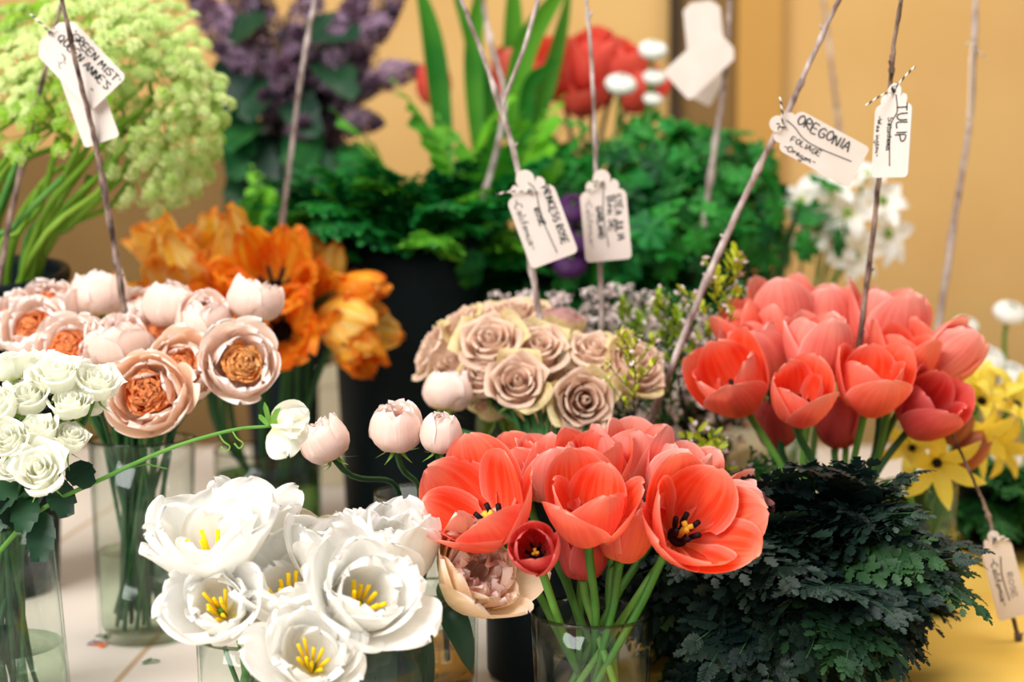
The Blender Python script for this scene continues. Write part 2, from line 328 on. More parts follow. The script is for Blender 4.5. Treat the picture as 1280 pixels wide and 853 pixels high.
def tulip(px, py, Y, L, o_, f, vase, label, group='coral tulips in the front vase', col='coral', n=6, seed=0, name='tulip', mstem='stem', leaf=0, lo=False, stam=True, rs=.0032, off=None):
    rnd = random.Random(seed*7+int(px)); nu, nv = (8, 7) if lo else (13, 11)
    root, loc, mat, path, ax = start(name, label, 'flower', group, px, py, Y, f, L, vase, mstem, rs, rnd, off=.5 if off is None else off, reach=.035)
    for k in range(n):
        inner = k % 2; pr = tprof(max(0, min(1, o_+rnd.uniform(-.1, .1)-(.10 if inner else 0))))
        s_ = rnd.uniform(.92, 1.06)*(.95 if inner else 1); mb = MB()
        petal(mb, mat, [(a*s_*(.9 if inner else 1), b*s_) for a, b in pr], rnd.uniform(.47, .54), 2*math.pi*k/n+rnd.uniform(-.12, .12), nu, nv, p=1.2, q=.5,
              kc=1.15, rmin=.24, ruf=.022, rf=rnd.uniform(2, 4), point=.05, rnd=rnd, side=rnd.uniform(-.03, .03))
        mb.build('petal', M[col], root, loc)
    if stam and o_ > .2:
        mb = MB()
        for k in range(6):
            a = k*math.pi/3+.3; e = V((.17*math.cos(a), .17*math.sin(a), .36)); b = V((.05*math.cos(a), .05*math.sin(a), .05))
            mb.tube([mat @ b, mat @ b.lerp(e, .55)], L*.014, 5); mb.tube([mat @ b.lerp(e, .5), mat @ e], L*.034, 6)
        mb.build('stamens', M['stamen_k'], root, loc)
        mb = MB(); mb.tube([mat @ V((0, 0, .03)), mat @ V((0, 0, .32))], L*.04, 8)
        for k in range(3): mb.tube([mat @ V((0, 0, .31)), mat @ V((.07*math.cos(k*2.1), .07*math.sin(k*2.1), .36))], L*.035, 6)
        mb.build('pistil', M['pistil'], root, loc)
        mb = MB(); mb.ball((0, 0, 0), .13, 12, 6, (1, 1, .45)); mb.xf(mat @ Matrix.Translation((0, 0, .055))); mb.build('dark_heart', M['blotch'], root, loc)
    for k in range(leaf):
        i0 = 9+k*2; a = rnd.uniform(-1, 1); b0 = path[min(i0+4, 15)]; mb = MB()
        blade(mb, [b0, path[i0-2]+V((a*.01, -.006, 0)), path[i0-5]+V((a*.03, -.02, .0)), path[i0-6]+V((a*.055, -.03, -.02))], .012)
        mb.build('leaf', M['leaf'], root, loc)
    return root
def double_tulip(px, py, Y, L, o_, f, vase, label, seed=0, col='white', group='white double tulips'):
    rnd = random.Random(seed*13+int(px)); root, loc, mat, path, ax = start('double_tulip', label, 'flower', group, px, py, Y, f, L, vase, 'stem', .0032, rnd, off=.42, reach=.03)
    for ring, (n, sc, dd) in enumerate(((6, 1.0, .2), (6, .9, .06), (5, .74, -.06))):
        for k in range(n):
            oo = max(0, min(1, o_+dd+rnd.uniform(-.2, .16))); s_ = sc*rnd.uniform(.84, 1.12); mb = MB()
            petal(mb, mat, [(a*s_, b*s_) for a, b in tprof(oo)], rnd.uniform(.48, .58)*s_, 2*math.pi*(k+ring*.5)/n+rnd.uniform(-.25, .25), 14, 13, p=1.3, q=.45,
                  kc=1.15, rmin=.5, ruf=.065, rf=rnd.uniform(3, 6), rnd=rnd, side=rnd.uniform(-.06, .06))
            mb.build('petal', M[col], root, loc)
    mb = MB()
    for k in range(9):
        a = k*.7+rnd.uniform(-.2, .2); rr = rnd.uniform(.10, .3); b = V((.05*math.cos(a), .05*math.sin(a), .04)); e = V((rr*math.cos(a), rr*math.sin(a), rnd.uniform(.42, .6)))
        mb.tube([mat @ b, mat @ b.lerp(e, .6), mat @ e], lambda t: L*(.014 if t < .5 else .03), 6)
    mb.build('stamens', M['stamen_y'], root, loc)
    mb = MB(); mb.tube([mat @ V((0, 0, .02)), mat @ V((0, 0, .26))], L*.045, 8); mb.build('pistil', M['sepal'], root, loc)
    return root
def sepals(mat, root, loc, n=5, L=.5, down=.3, rnd=R, w=.09):
    for k in range(n):
        mb = MB(); petal(mb, mat, [(.04, .0), (.2, .02+rnd.uniform(-.02, .02)), (.34, -.02-down*.3), (L, -down*rnd.uniform(.2, 1.1))], w, 2*math.pi*k/n+.3, 7, 5, p=.6, q=.9, rmin=.3, rnd=rnd)
        mb.build('sepal', M['sepal'], root, loc)
def garden_rose(px, py, Y, Rr, f, vase, label, o_=.5, seed=0, col='peach', ccol='apricot', group='peach garden roses', cup=1.0, core=.52, lo=False):
    """cupped rose packed with folded petals; Rr = head radius"""
    rnd = random.Random(seed*17+int(px)+int(py)); root, loc, mat, path, ax = start('garden_rose', label, 'flower', group, px, py, Y, f, Rr, vase, 'stem_dark', .0022, rnd, off=.55, reach=.028)
    # guard petals: three rings
    A = [(.05, 0), (.55, .06), (.76, .5), (.56, 1.0), (.22, 1.26)]
    B = [(.05, 0), (.55, .02), (.95, .38), (1.0, .88), (.98, 1.16)]
    D = [(.05, 0), (.55, -.02), (1.0, .2), (1.25, .55), (1.4, .78)]
    nu, nv = (9, 8) if lo else (12, 10)
    for ring, (n, sc, do) in enumerate(((5, 1.0, .10), (5, .93, .0), (5, .84, -.08), (4, .68, -.1))):
        for k in range(n):
            t = max(0, min(1, o_+do+rnd.uniform(-.08, .08)*(1+2.2*o_))); pr = lerp_prof(A, B, t*2) if t < .5 else lerp_prof(B, D, t*2-1)
            hs = rnd.uniform(.88, 1.07)*(1-.03*ring); mb = MB(); petal(mb, mat, [(a*sc, b*hs*cup) for a, b in pr], .74*sc*rnd.uniform(.9, 1.1), 2*math.pi*(k+ring*.5)/n+rnd.uniform(-.15, .15), nu, nv, p=1.15, q=.42,
                            kc=1.0, rmin=.5, ruf=.06, rf=rnd.uniform(3, 5), rnd=rnd, edge=.06, point=.06, side=rnd.uniform(-.07, .07))
            mb.build('petal', M[col], root, loc)
    # folded heart
    mb = MB(); nq = 5; K = 9 if lo else 13
    for q_ in range(nq):
        aq = 2*math.pi*q_/nq+rnd.uniform(-.2, .2)
        for k in range(K):
            fr = (k+.6)/K; rad = core*1.15*fr; da = rnd.uniform(-.16, .16)
            loc_m = mat @ Matrix.Rotation(aq+da, 4, 'Z') @ Matrix.Translation((rad*.55, 0, .12)) @ Matrix.Rotation(rnd.uniform(-.25, .25), 4, 'X')
            h = .84-.1*fr+rnd.uniform(-.05, .05)
            petal(mb, loc_m, [(.02, .3), (.05+.10*fr, h*.6), (.03+.2*fr, h*.9), (.0+.2*fr, h+.02)], core*(.24+.42*fr), rnd.uniform(-.18, .18), 6, 9, p=1.5, q=.35, kc=.6, rmin=.16+.2*fr, ruf=.055, rf=7, rnd=rnd)
    mb.build('folded_heart', M[ccol], root, loc)
    sepals(mat, root, loc, 5, .75, .4, rnd)
    return root
def rose(px, py, Y, Rr, f, vase, label, o_=.5, seed=0, col='mauve', outer=None, group='dusty pink roses', n=17, name='rose', mstem='stem_dark', sep=True, lo=True, cat='flower'):
    """high-centred rose: petals wound in a spiral and rolled back at the lip"""
    rnd = random.Random(seed*19+int(px)+int(py)); root, loc, mat, path, ax = start(name, label, cat, group, px, py, Y, f, Rr, vase, mstem, .0022, rnd, off=.5, reach=.025)
    for k in range(n):
        t = k/(n-1); phi = k*2.4+rnd.uniform(-.15, .15); rr = .06+.80*t**.9; h = 1.22-.30*t
        lip = .02+.42*o_*t**1.6
        pr = [(.04, .0), (.12+rr*.62, .22), (rr*.92, .62*h), (rr*.93+lip*.25, .9*h), (rr*.9+lip, h-.28*lip)]
        if k < 3: pr = [(.03, .3), (.10+.03*k, .6), (.09+.03*k, .95), (.05+.02*k, 1.2)]
        mb = MB(); petal(mb, mat, pr, (.30+.42*t)*rnd.uniform(.95, 1.1), phi, 9 if lo else 11, 9, p=1.45, q=.38, kc=1.0, rmin=.1+.2*t, ruf=.02+.02*t, rf=3, rnd=rnd, edge=.10*t*o_)
        mb.build('petal', M[outer if (outer and k >= n-2) else col], root, loc)
    if sep: sepals(mat, root, loc, 5, .85, .5, rnd, .1)
    return root
def parrot(px, py, Y, L, o_, f, vase, label, seed=0, col='orange', n=8):
    rnd = random.Random(seed*23+int(px)); root, loc, mat, path, ax = start('parrot_tulip', label, 'flower', 'orange parrot tulips', px, py, Y, f, L, vase, 'stem_dark', .0038, rnd, off=.5, reach=.04)
    for k in range(n):
        s_ = rnd.uniform(.82, 1.1)*(1 if k % 2 else .85); mb = MB(); pr = tprof(max(0, min(1, o_+rnd.uniform(-.18, .18))))
        petal(mb, mat, [(a*s_, b*s_) for a, b in pr], rnd.uniform(.30, .40), 2*math.pi*k/n+rnd.uniform(-.2, .2), 14, 11, p=1.1, q=.5, kc=1.1, rmin=.26, ruf=.085, rf=rnd.uniform(4, 7), jag=.2, rnd=rnd, side=rnd.uniform(-.1, .1))
        mb.build('petal', M[col], root, loc)
    if o_ > .45:
        mb = MB()
        for k in range(6):
            a = k*math.pi/3; b = V((.04*math.cos(a), .04*math.sin(a), .05)); e = V((.2*math.cos(a), .2*math.sin(a), .34)); mb.tube([mat @ b, mat @ e], L*.03, 6)
        mb.build('stamens', M['stamen_k'], root, loc)
        mb = MB(); mb.ball((0, 0, 0), .16, 12, 6, (1, 1, .5)); mb.xf(mat @ Matrix.Translation((0, 0, .06))); mb.build('dark_heart', M['blotch'], root, loc)
    return root
def ranunculus(px, py, Y, Rr, f, vase, label, seed=0, col='white', group='white ranunculus'):
    rnd = random.Random(seed*29+int(px)); root, loc, mat, path, ax = start('ranunculus', label, 'flower', group, px, py, Y, f, Rr, vase, 'stem', .0026, rnd, off=.5, reach=.03)
    for ring, (n, sc) in enumerate(((7, 1), (7, .86), (6, .7), (5, .5), (4, .3))):
        for k in range(n):
            mb = MB(); petal(mb, mat, [(.05, .02*ring), (.55*sc, .04+.05*ring), (.98*sc, .42), (.86*sc, .82+.05*ring), (.45*sc, 1.02+.05*ring)], .62*sc, 2*math.pi*(k+.5*ring)/n, 8, 7, p=1.1, q=.45, kc=1, rmin=.25, ruf=.015, rnd=rnd)
            mb.build('petal', M[col], root, loc)
    mb = MB(); mb.ball((0, 0, 0), .3, 10, 6, (1, 1, .8)); mb.xf(mat @ Matrix.Translation((0, 0, .8))); mb.build('green_eye', M['sepal'], root, loc)
    return root
def star(px, py, Y, L, f, vase, label, col='yellow', n=6, seed=0, group='yellow star shaped flowers', name='star_flower', mstem='stem', heart='blotch', wd=.24, rs=.0018, flat=.25, mk=.09):
    rnd = random.Random(seed*31+int(px)); root, loc, mat, path, ax = start(name, label, 'flower', group, px, py, Y, f, L, vase, mstem, rs, rnd, off=.15, reach=.025)
    for k in range(n):
        s_ = rnd.uniform(.88, 1.08); mb = MB()
        petal(mb, mat, [(.03, 0), (.3*s_, flat*.5), (.65*s_, flat*.9+rnd.uniform(-.05, .05)), (s_, flat*.8+rnd.uniform(-.12, .12))], wd, 2*math.pi*k/n+rnd.uniform(-.1, .1), 9, 5, p=.95, q=.75, kc=1, rmin=.45, ruf=.02, point=.25, rnd=rnd)
        mb.build('petal', M[col], root, loc)
    mb = MB(); mb.ball((0, 0, 0), mk, 8, 5, (1, 1, .8)); mb.xf(mat @ Matrix.Translation((0, 0, .12))); mb.build('flower_centre', M[heart], root, loc)
    return root

# ------------------------------------------------------------------ vessels
def lathe(mb, c, prof, n=56, tilt=None):
    rows = [[V((r_*math.cos(2*math.pi*k/n), r_*math.sin(2*math.pi*k/n), z_)) for k in range(n)] for r_, z_ in prof]
    if tilt: rows = [[tilt @ p_ for p_ in r2] for r2 in rows]
    mb.grid([[V(c)+p_ for p_ in r2] for r2 in rows], None, True)
def vase(cx, rimy, Y, rt, rb, label, wy=None, wm='water', name='glass_vase'):
    z = P(cx, rimy, Y).z; X = P(cx, rimy, Y).x; rt = px2m(rt, Y); rb = px2m(rb, Y); c = V((X, Y, 0)); t = .0022
    root = thing(name, label, 'vase', (X, Y, .001), 'clear glass cylinder vases')
    g = lambda h: rb+(rt-rb)*h/z
    mb = MB(); lathe(mb, (X, Y, .001), [(.0005, 0), (rb*.93, 0), (rb*.985, .002), (rb, .006), (g(z*.33), z*.33), (g(z*.66), z*.66), (rt, z-.001), (rt-t, z-.001), (g(z*.5)-t, z*.5), (rb-t, .014), (rb*.9, .010), (.0005, .010)])
    mb.build('glass_body', M['glass'], root, (X, Y, .001))
    mb = MB(); mb.tube([V((X+(rt-t/2)*math.cos(a), Y+(rt-t/2)*math.sin(a), z)) for a in [2*math.pi*k/56 for k in range(57)]], .0015, 6, False)
    mb.build('glass_rim', M['rim'], root, (X, Y, .001))
    if wy:
        wz = max(.02, min(z-.01, P(cx, wy, Y).z)); mb = MB(); lathe(mb, (X, Y, 0), [(.0005, .0125), (rb*.9, .0125), (rb-t-.0006, .017), (g(wz)-t-.0006, wz), (g(wz)*.97-t, wz-.0008), (.0005, wz-.0008)])
        mb.build('water', M[wm], root, (X, Y, .001))
    return dict(c=c, rt=rt, rb=rb, z=z, z0=.012)
def bucket(cx, rimy, Y, rt, rb, label, tilt=0, z0=0, tdir=(1, 0)):
    p_ = P(cx, rimy, Y); X, z = p_.x, p_.z; rt = px2m(rt, Y); rb = px2m(rb, Y); H = z-z0
    root = thing('flower_bucket', label, 'bucket', (X, Y, z0+.001), None)
    T = Matrix.Rotation(tilt, 3, V((tdir[0], tdir[1], 0))) if tilt else None
    g = lambda h: rb+(rt-rb)*h/H
    mb = MB(); lathe(mb, (X, Y, z0+.001), [(.0005, 0), (rb*.96, 0), (rb, .004), (g(H*.3), H*.3), (g(H*.6), H*.6), (g(H*.85), H*.85), (g(H*.86)+.002, H*.86), (g(H*.9)+.002, H*.9), (rt, H*.97), (rt-.003, H*.97), (g(H*.5)-.003, H*.5), (rb-.003, .005), (.0005, .005)], 64, T)
    mb.build('bucket_body', M['bucket'], root, (X, Y, z0+.001))
    mb = MB(); lathe(mb, (X, Y, z0+.001), [(rt-.003, H*.965), (rt-.003, H), (rt+.004, H+.001), (rt+.006, H-.004), (rt+.005, H-.012), (rt, H-.013)], 64, T)
    mb.build('rolled_rim', M['bucket'], root, (X, Y, z0+.001))
    top = V((0, 0, H)); top = T @ top if T else top
    return dict(c=V((X+top.x, Y+top.y, 0)), rt=rt, rb=rb, z=z0+top.z, z0=z0+.01, b=V((X, Y, z0)))
# ------------------------------------------------------------------ foliage
def leaflet(mb, b, d, nrm, L, W, lobes=3, fold=.25, ser=.5, droop=.15):
    b = V(b); d = V(d).normalized(); s_ = d.cross(nrm).normalized(); nn = s_.cross(d); n = lobes*2+1; rows = []
    for i in range(n+1):
        t = i/n; w_ = W*(math.sin(math.pi*min(1, t*.86+.1))**.8)*(1 if i % 2 == 0 or ser == 0 else ser)
        if i == 0: w_ = W*.12
        if i == n: w_ = .0004
        c = b+d*(L*t)-nn*(droop*L*t*t); tip = d*(L*.13 if i % 2 == 0 and 0 < i < n else 0)
        rows.append([c-s_*w_+nn*w_*fold+tip, c, c+s_*w_+nn*w_*fold+tip])
    mb.grid(rows)
def frond_proto(name, label, cat, mat, mstem, L=.2, bare=.35, pairs=8, wid=.5, sub=5, arch=.5, seed=1, lw=.35, stemr=.0014, lobes=2, ang=.9):
    rnd = random.Random(seed); root = thing(name, label, cat, (0, 0, 0))
    ps = [V((arch*L*t*t, .01*math.sin(t*5+seed), L*t*(1-.28*arch*t))) for t in [i/14 for i in range(15)]]
    mb = MB(); mb.tube(ps, lambda t: stemr*(1.1-.8*t), 6); mb.build('stem', M[mstem], root)
    mb = MB()
    for k in range(pairs+1):
        t = bare+(1-bare)*k/(pairs+.3); x = t*14; i = min(int(x), 13); b = ps[i].lerp(ps[i+1], x-i); tg = (ps[i+1]-ps[i]).normalized()
        up = V((-tg.z, 0, tg.x)); up = up.normalized()   # top side of the frond
        up = V((-1, 0, .2)) if up.length < .1 else up
        side = tg.cross(up).normalized()
        pl = L*wid*(1-(k/(pairs+1))**1.3)*rnd.uniform(.85, 1.1)+.008
        for sg in ((-1, 1) if k < pairs else (0,)):
            d = (side*sg+tg*ang*rnd.uniform(.8, 1.2)-up*rnd.uniform(-.25, .5)).normalized() if sg else tg
            up = (up+V((rnd.uniform(-.35, .35), rnd.uniform(-.35, .35), 0))).normalized()
            if sub == 0: leaflet(mb, b, d, up, pl, pl*lw, lobes, rnd.uniform(0, .4), .62); continue
            s2 = d.cross(up).normalized()
            for j in range(sub+1):
                u = (j+.6)/(sub+1); bb = b+d*pl*u-up*(pl*.2*u*u); ll = pl*.42*(1-.65*u)*rnd.uniform(.9, 1.2)+.003
                if j == sub: leaflet(mb, bb, d-up*.3, up, ll*1.2, ll*.5, lobes, .2, .6); continue
                for s3 in (-1, 1): leaflet(mb, bb, s2*s3+d*.9-up*rnd.uniform(-.1, .4), up, ll, ll*lw, lobes, rnd.uniform(0, .4), .6)
            mb.tube([b, b+d*pl*.5-up*pl*.05, b+d*pl*.9-up*pl*.16], stemr*.4, 4)
    mb.build('leaflets', M[mat], root); return root
def palmate(mb, c, nrm, up, r_, rnd):
    """round crinkled leaf with seven lobes"""
    z_ = V(nrm).normalized(); x_ = z_.cross(up).normalized(); y_ = x_.cross(z_); rows = []; n = 36
    for i, q in enumerate((.02, .4, .75, 1)):
        row = []
        for k in range(n):
            a = -math.pi+.25+(2*math.pi-.5)*k/(n-1)
            rr = r_*q*(1+(.16*math.cos(7*a)+.05*math.cos(21*a))*q*q)
            h = r_*(.12*math.cos(7*a)*q-.18*q*q)
            row.append(V(c)+x_*math.sin(a)*rr+y_*math.cos(a)*rr+z_*h)
        rows.append(row)
    mb.grid(rows)
def leafy_stem_proto(name, label, cat, mat, L=.22, nl=9, r_=.024, seed=1):
    rnd = random.Random(seed); root = thing(name, label, cat, (0, 0, 0)); ps = catmull([(0, 0, 0), (.01, .005, L*.4), (.03, 0, L*.75), (.06, -.01, L)], 12)
    st = MB(); st.tube(ps, lambda t: .0022-.0012*t, 6); lv = MB()
    for k in range(nl):
        i = min(12, 4+int(k*8/nl)); a = k*2.4+rnd.uniform(-.4, .4); d = V((math.cos(a), math.sin(a), rnd.uniform(.2, .8))).normalized(); ln = rnd.uniform(.025, .06)
        e = ps[i]+d*ln; st.tube([ps[i], ps[i]+d*ln*.5+V((0, 0, .004)), e], .0008, 5)
        palmate(lv, e, (d+V((0, 0, rnd.uniform(.2, 1.2)))).normalized(), d+V((.01, 0, .02)), r_*rnd.uniform(.7, 1.15), rnd)
    st.build('stem', M['stem'], root); lv.build('leaves', M[mat], root); return root
def floret(mb, c, n, r_, k=5, lift=.25, rnd=R):
    z_ = V(n).normalized(); x_ = z_.orthogonal().normalized(); y_ = z_.cross(x_); a0 = rnd.uniform(0, 6); vs = [V(c)]; fs = []
    for i in range(k):
        a = a0+2*math.pi*i/k
        for da, q in ((-.42, .72), (0, 1), (.42, .72)): vs.append(V(c)+(x_*math.cos(a+da)+y_*math.sin(a+da))*r_*q+z_*r_*lift*q)
        b = 1+3*i; fs += [(0, b, b+1), (0, b+1, b+2)]
    mb.add(vs, fs)
def sprig_proto(name, label, cat, L=.2, nb=12, seed=1, leafm='leaf', flm='wax', fr=.0045, fl=3, ll=.012, lw=.0014, buds=True, spread=.5, dens=9, round_=False, stemr=.0013, stemm='wood'):
    rnd = random.Random(seed); root = thing(name, label, cat, (0, 0, 0)); ps = catmull([(0, 0, 0), (.006, .004, L*.35), (-.004, 0, L*.7), (.008, 0, L)], 14)
    st, lv, f_ = MB(), MB(), MB(); st.tube(ps, lambda t: stemr-stemr*.6*t, 6)
    for k in range(nb):
        t = .3+.7*k/nb; x = t*14; i = min(13, int(x)); b = ps[i].lerp(ps[i+1], x-i); a = k*2.4; ln = spread*L*(1.15-t)*rnd.uniform(.6, 1.1)
        d = V((math.cos(a), math.sin(a), rnd.uniform(.7, 1.5))).normalized(); e = b+d*ln; m_ = b.lerp(e, .5)+V((0, 0, -.003)); st.tube([b, m_, e], stemr*.5, 4)
        for q in range(dens):
            tt = (q+1)/dens; c = b.lerp(e, tt); aa = q*2.4; dd = (V((math.cos(aa), math.sin(aa), .6))+d*.6).normalized()
            leaflet(lv, c, dd, V((0, 0, 1)), ll*rnd.uniform(.7, 1.2), lw*rnd.uniform(.8, 1.2), 1, .1, 0)
        if flm:
            for q in range(fl):
                c = e+V((rnd.uniform(-1, 1), rnd.uniform(-1, 1), rnd.uniform(-.3, 1)))*.009; st.tube([b.lerp(e, .85), c], .0004, 4)
                if buds and rnd.random() < .4: f_.ball(c, fr*.5, 6, 4)
                else: floret(f_, c, d+V((rnd.uniform(-1, 1), rnd.uniform(-1, 1), .4)), fr*rnd.uniform(.8, 1.2), 5, .2, rnd); f_.ball(c, fr*.22, 5, 3)
    st.build('stem', M[stemm], root); lv.build('leaves', M[leafm], root)
    if flm: f_.build('blossoms', M[flm], root)
    return root
def place(o_, loc, az, el, sc, spin=0):
    """stand a plant (grown along +Z, arching to +X) at loc, leaning el from upright towards azimuth az"""
    return Matrix.Translation(loc) @ Matrix.Rotation(az, 4, 'Z') @ Matrix.Rotation(el, 4, 'Y') @ Matrix.Rotation(spin, 4, 'Z') @ Matrix.Scale(sc, 4)

# ------------------------------------------------------------------ handwriting, tags, twigs
G = {'A': [[(0, 0), (.35, 1), (.7, 0)], [(.13, .38), (.6, .38)]], 'B': [[(0, 0), (0, 1), (.5, .9), (.5, .6), (0, .52), (.6, .4), (.55, .05), (0, 0)]],
 'C': [[(.65, .85), (.35, 1), (.05, .7), (.03, .3), (.3, 0), (.65, .15)]], 'D': [[(0, 0), (0, 1), (.45, .9), (.62, .5), (.45, .1), (0, 0)]], 'E': [[(.6, 1), (0, 1), (0, 0), (.62, 0)], [(0, .52), (.5, .52)]],
 'F': [[(.62, 1), (0, 1), (0, 0)], [(0, .52), (.45, .52)]], 'G': [[(.65, .85), (.35, 1), (.05, .7), (.03, .3), (.3, 0), (.66, .15), (.66, .45), (.36, .45)]], 'I': [[(.15, 1), (.15, 0)]],
 'J': [[(.5, 1), (.5, .2), (.3, 0), (.05, .2)]], 'L': [[(0, 1), (0, 0), (.55, 0)]], 'M': [[(0, 0), (.08, 1), (.38, .35), (.68, 1), (.76, 0)]], 'N': [[(0, 0), (0, 1), (.55, 0), (.58, 1)]],
 'O': [[(.35, 1), (.06, .75), (.02, .3), (.3, 0), (.62, .25), (.64, .7), (.35, 1)]], 'P': [[(0, 0), (0, 1), (.5, .92), (.55, .6), (0, .45)]], 'Q': [[(.35, 1), (.06, .75), (.02, .3), (.3, 0), (.62, .25), (.64, .7), (.35, 1)], [(.4, .3), (.72, -.08)]],
 'R': [[(0, 0), (0, 1), (.5, .92), (.5, .6), (0, .5), (.6, 0)]], 'S': [[(.6, .88), (.3, 1), (.05, .8), (.15, .56), (.5, .45), (.6, .2), (.3, 0), (0, .12)]], 'T': [[(0, 1), (.7, 1)], [(.35, 1), (.35, 0)]],
 'U': [[(0, 1), (.03, .25), (.3, 0), (.58, .25), (.6, 1)]], 'W': [[(0, 1), (.18, 0), (.38, .7), (.58, 0), (.76, 1)]], 'Y': [[(0, 1), (.32, .5), (.62, 1)], [(.32, .5), (.3, 0)]], "'": [[(.12, 1.05), (.05, .8)]], '-': [[(.05, .45), (.5, .47)]], ' ': [],
 'a': [[(.45, .45), (.2, .5), (.05, .2), (.2, 0), (.42, .2), (.46, .5), (.48, .05), (.6, .05)]], 'c': [[(.42, .42), (.2, .5), (.05, .22), (.2, 0), (.45, .1)]], 'd': [[(.42, .4), (.18, .5), (.05, .2), (.2, 0), (.42, .2), (.48, 1), (.46, .05), (.58, .05)]],
 'e': [[(.05, .25), (.42, .32), (.25, .52), (.05, .3), (.18, 0), (.48, .1)]], 'f': [[(.45, .95), (.25, .9), (.2, 0)], [(.02, .5), (.42, .52)]], 'g': [[(.42, .45), (.18, .5), (.05, .22), (.2, .02), (.42, .2), (.44, -.35), (.2, -.5), (.05, -.3)]],
 'i': [[(.1, .5), (.12, .03), (.25, .05)], [(.1, .72), (.12, .76)]], 'l': [[(.1, 1), (.12, .05), (.28, .03)]], 'm': [[(0, 0), (.03, .5), (.2, .5), (.26, 0), (.3, .45), (.48, .48), (.52, 0)]], 'n': [[(0, 0), (.03, .5), (.05, .3), (.3, .52), (.36, .02), (.5, .05)]],
 'o': [[(.25, .5), (.04, .25), (.22, 0), (.44, .25), (.25, .5), (.55, .45)]], 'r': [[(0, 0), (.03, .5), (.08, .3), (.35, .52)]], 's': [[(.4, .45), (.15, .5), (.12, .3), (.38, .2), (.3, 0), (.02, .05)]], 't': [[(.2, .85), (.2, .05), (.38, .05)], [(0, .55), (.4, .57)]], 'u': [[(0, .5), (.05, .08), (.25, .02), (.4, .5), (.42, .03), (.55, .05)]]}
def write(mb, s_, x, y, h, length, rnd, rad=.00045, slant=0):
    adv = []; X = 0
    for ch in s_:
        g = G.get(ch, []); w_ = max([q[0] for st in g for q in st], default=.35); adv.append(X); X += w_+(.22 if ch.isupper() else .1)
    k = length/X; 
    for ch, ax in zip(s_, adv):
        jy = rnd.uniform(-.08, .08)*h
        for st in G.get(ch, []):
            pts = [V((x+(ax+q[0])*k, y+jy+q[1]*h, .0009)) for q in st]
            mb.tube(catmull(pts, max(2, len(pts)*2)) if len(pts) > 2 else pts, rad, 4)
def tag_outline():
    """half outline in tag widths, from the round tip to the square end (length set later)"""
    out_ = []
    for k in range(9): a = math.pi-(k/8)*math.pi*.70; out_.append((.20+.20*math.cos(a), .19*math.sin(a)))
    for k in range(7): a = math.pi*.95-(k/6)*math.pi*.62; out_.append((.36+.14*math.cos(a), .22+.14*math.sin(a)))
    for k in range(6): a = math.pi*.9-(k/5)*math.pi*.42; out_.append((.60+.16*math.cos(a), .34+.16*math.sin(a)))
    return out_
def hang_tag(a, b, wpx, Y, label, texts=(), lines=(), yaw=0, tilt=0, ends=(), knot=.09, group='card tags tied to twigs', Yb=None, shape='scallop'):
    A, B = P(*a, Y), P(*b, Yb or Y); L = (B-A).length; W = px2m(wpx, Y)
    ex = (B-A).normalized(); n = V((0, -1, 0)); n = (n-ex*n.dot(ex)).normalized(); ey = n.cross(ex)
    q = Matrix.Rotation(yaw, 3, ex); ey, n = q @ ey, q @ n
    mat = Matrix((( ex.x, ey.x, n.x, A.x), (ex.y, ey.y, n.y, A.y), (ex.z, ey.z, n.z, A.z), (0, 0, 0, 1)))
    root = thing('hang_tag', label, 'tag', A, group)
    if shape == 'scallop': half = tag_outline(); half = [(x*W, y*W) for x, y in half]
    else: half = [(.0, .26*W), (.03*W, .31*W), (.16*W, .47*W), (.22*W, .5*W)]
    rc = .1*W
    for k in range(5): t = math.pi/2*(1-k/4); half.append((L-rc+rc*math.cos(t), W/2-rc+rc*math.sin(t)))
    ol = half+[(x, -y) for x, y in reversed(half) if abs(y) > 1e-4]
    if ol[0][1] == 0: pass
    th = .0006; m_ = len(ol); vs = [V((x, y, th)) for x, y in ol]+[V((x, y, -th)) for x, y in ol]
    fs = [tuple(range(m_-1, -1, -1)), tuple(range(m_, 2*m_))]+[(i, (i+1) % m_, (i+1) % m_+m_, i+m_) for i in range(m_)]
    mb = MB(); mb.add(vs, fs); mb.xf(mat); mb.build('card', M['tag'], root, A, False)
    rnd = random.Random(int(a[0])); 
    dark, pale = MB(), MB()
    for s_, x, y, h, ln, kind in texts: write(pale if kind == 'pale' else dark, s_, x*L, y*W, h*W, ln*L, rnd, .00066 if kind == 'bold' else .00045)
    for ln in lines: dark.tube(catmull([V((x*L, y*W, .0009)) for x, y in ln], 20), .00055, 4)
    if dark.v: dark.xf(mat); dark.build('handwriting', M['ink'], root, A)
    if pale.v: pale.xf(mat); pale.build('faded_handwriting', M['ink_pale'], root, A)
    if ends:
        K = mat @ V((knot*L, 0, .002)); mb = MB(); mb.ball(K, .0022, 8, 6)
        mb.tube([K+ex*.0035+n*.001, K+n*.0025, K-ex*.004+n*.001, K-ex*.007-n*.004], .0008, 6)
        for e in ends:
            E = P(e[0], e[1], Y)+V((0, -.004, 0)); mid = K.lerp(E, .5)+V((0, -.003, .0015)); mb.tube(catmull([K, mid, E], 10), .0009, 6)
        mb.build('twine', M['twine'], root, A)
    return root
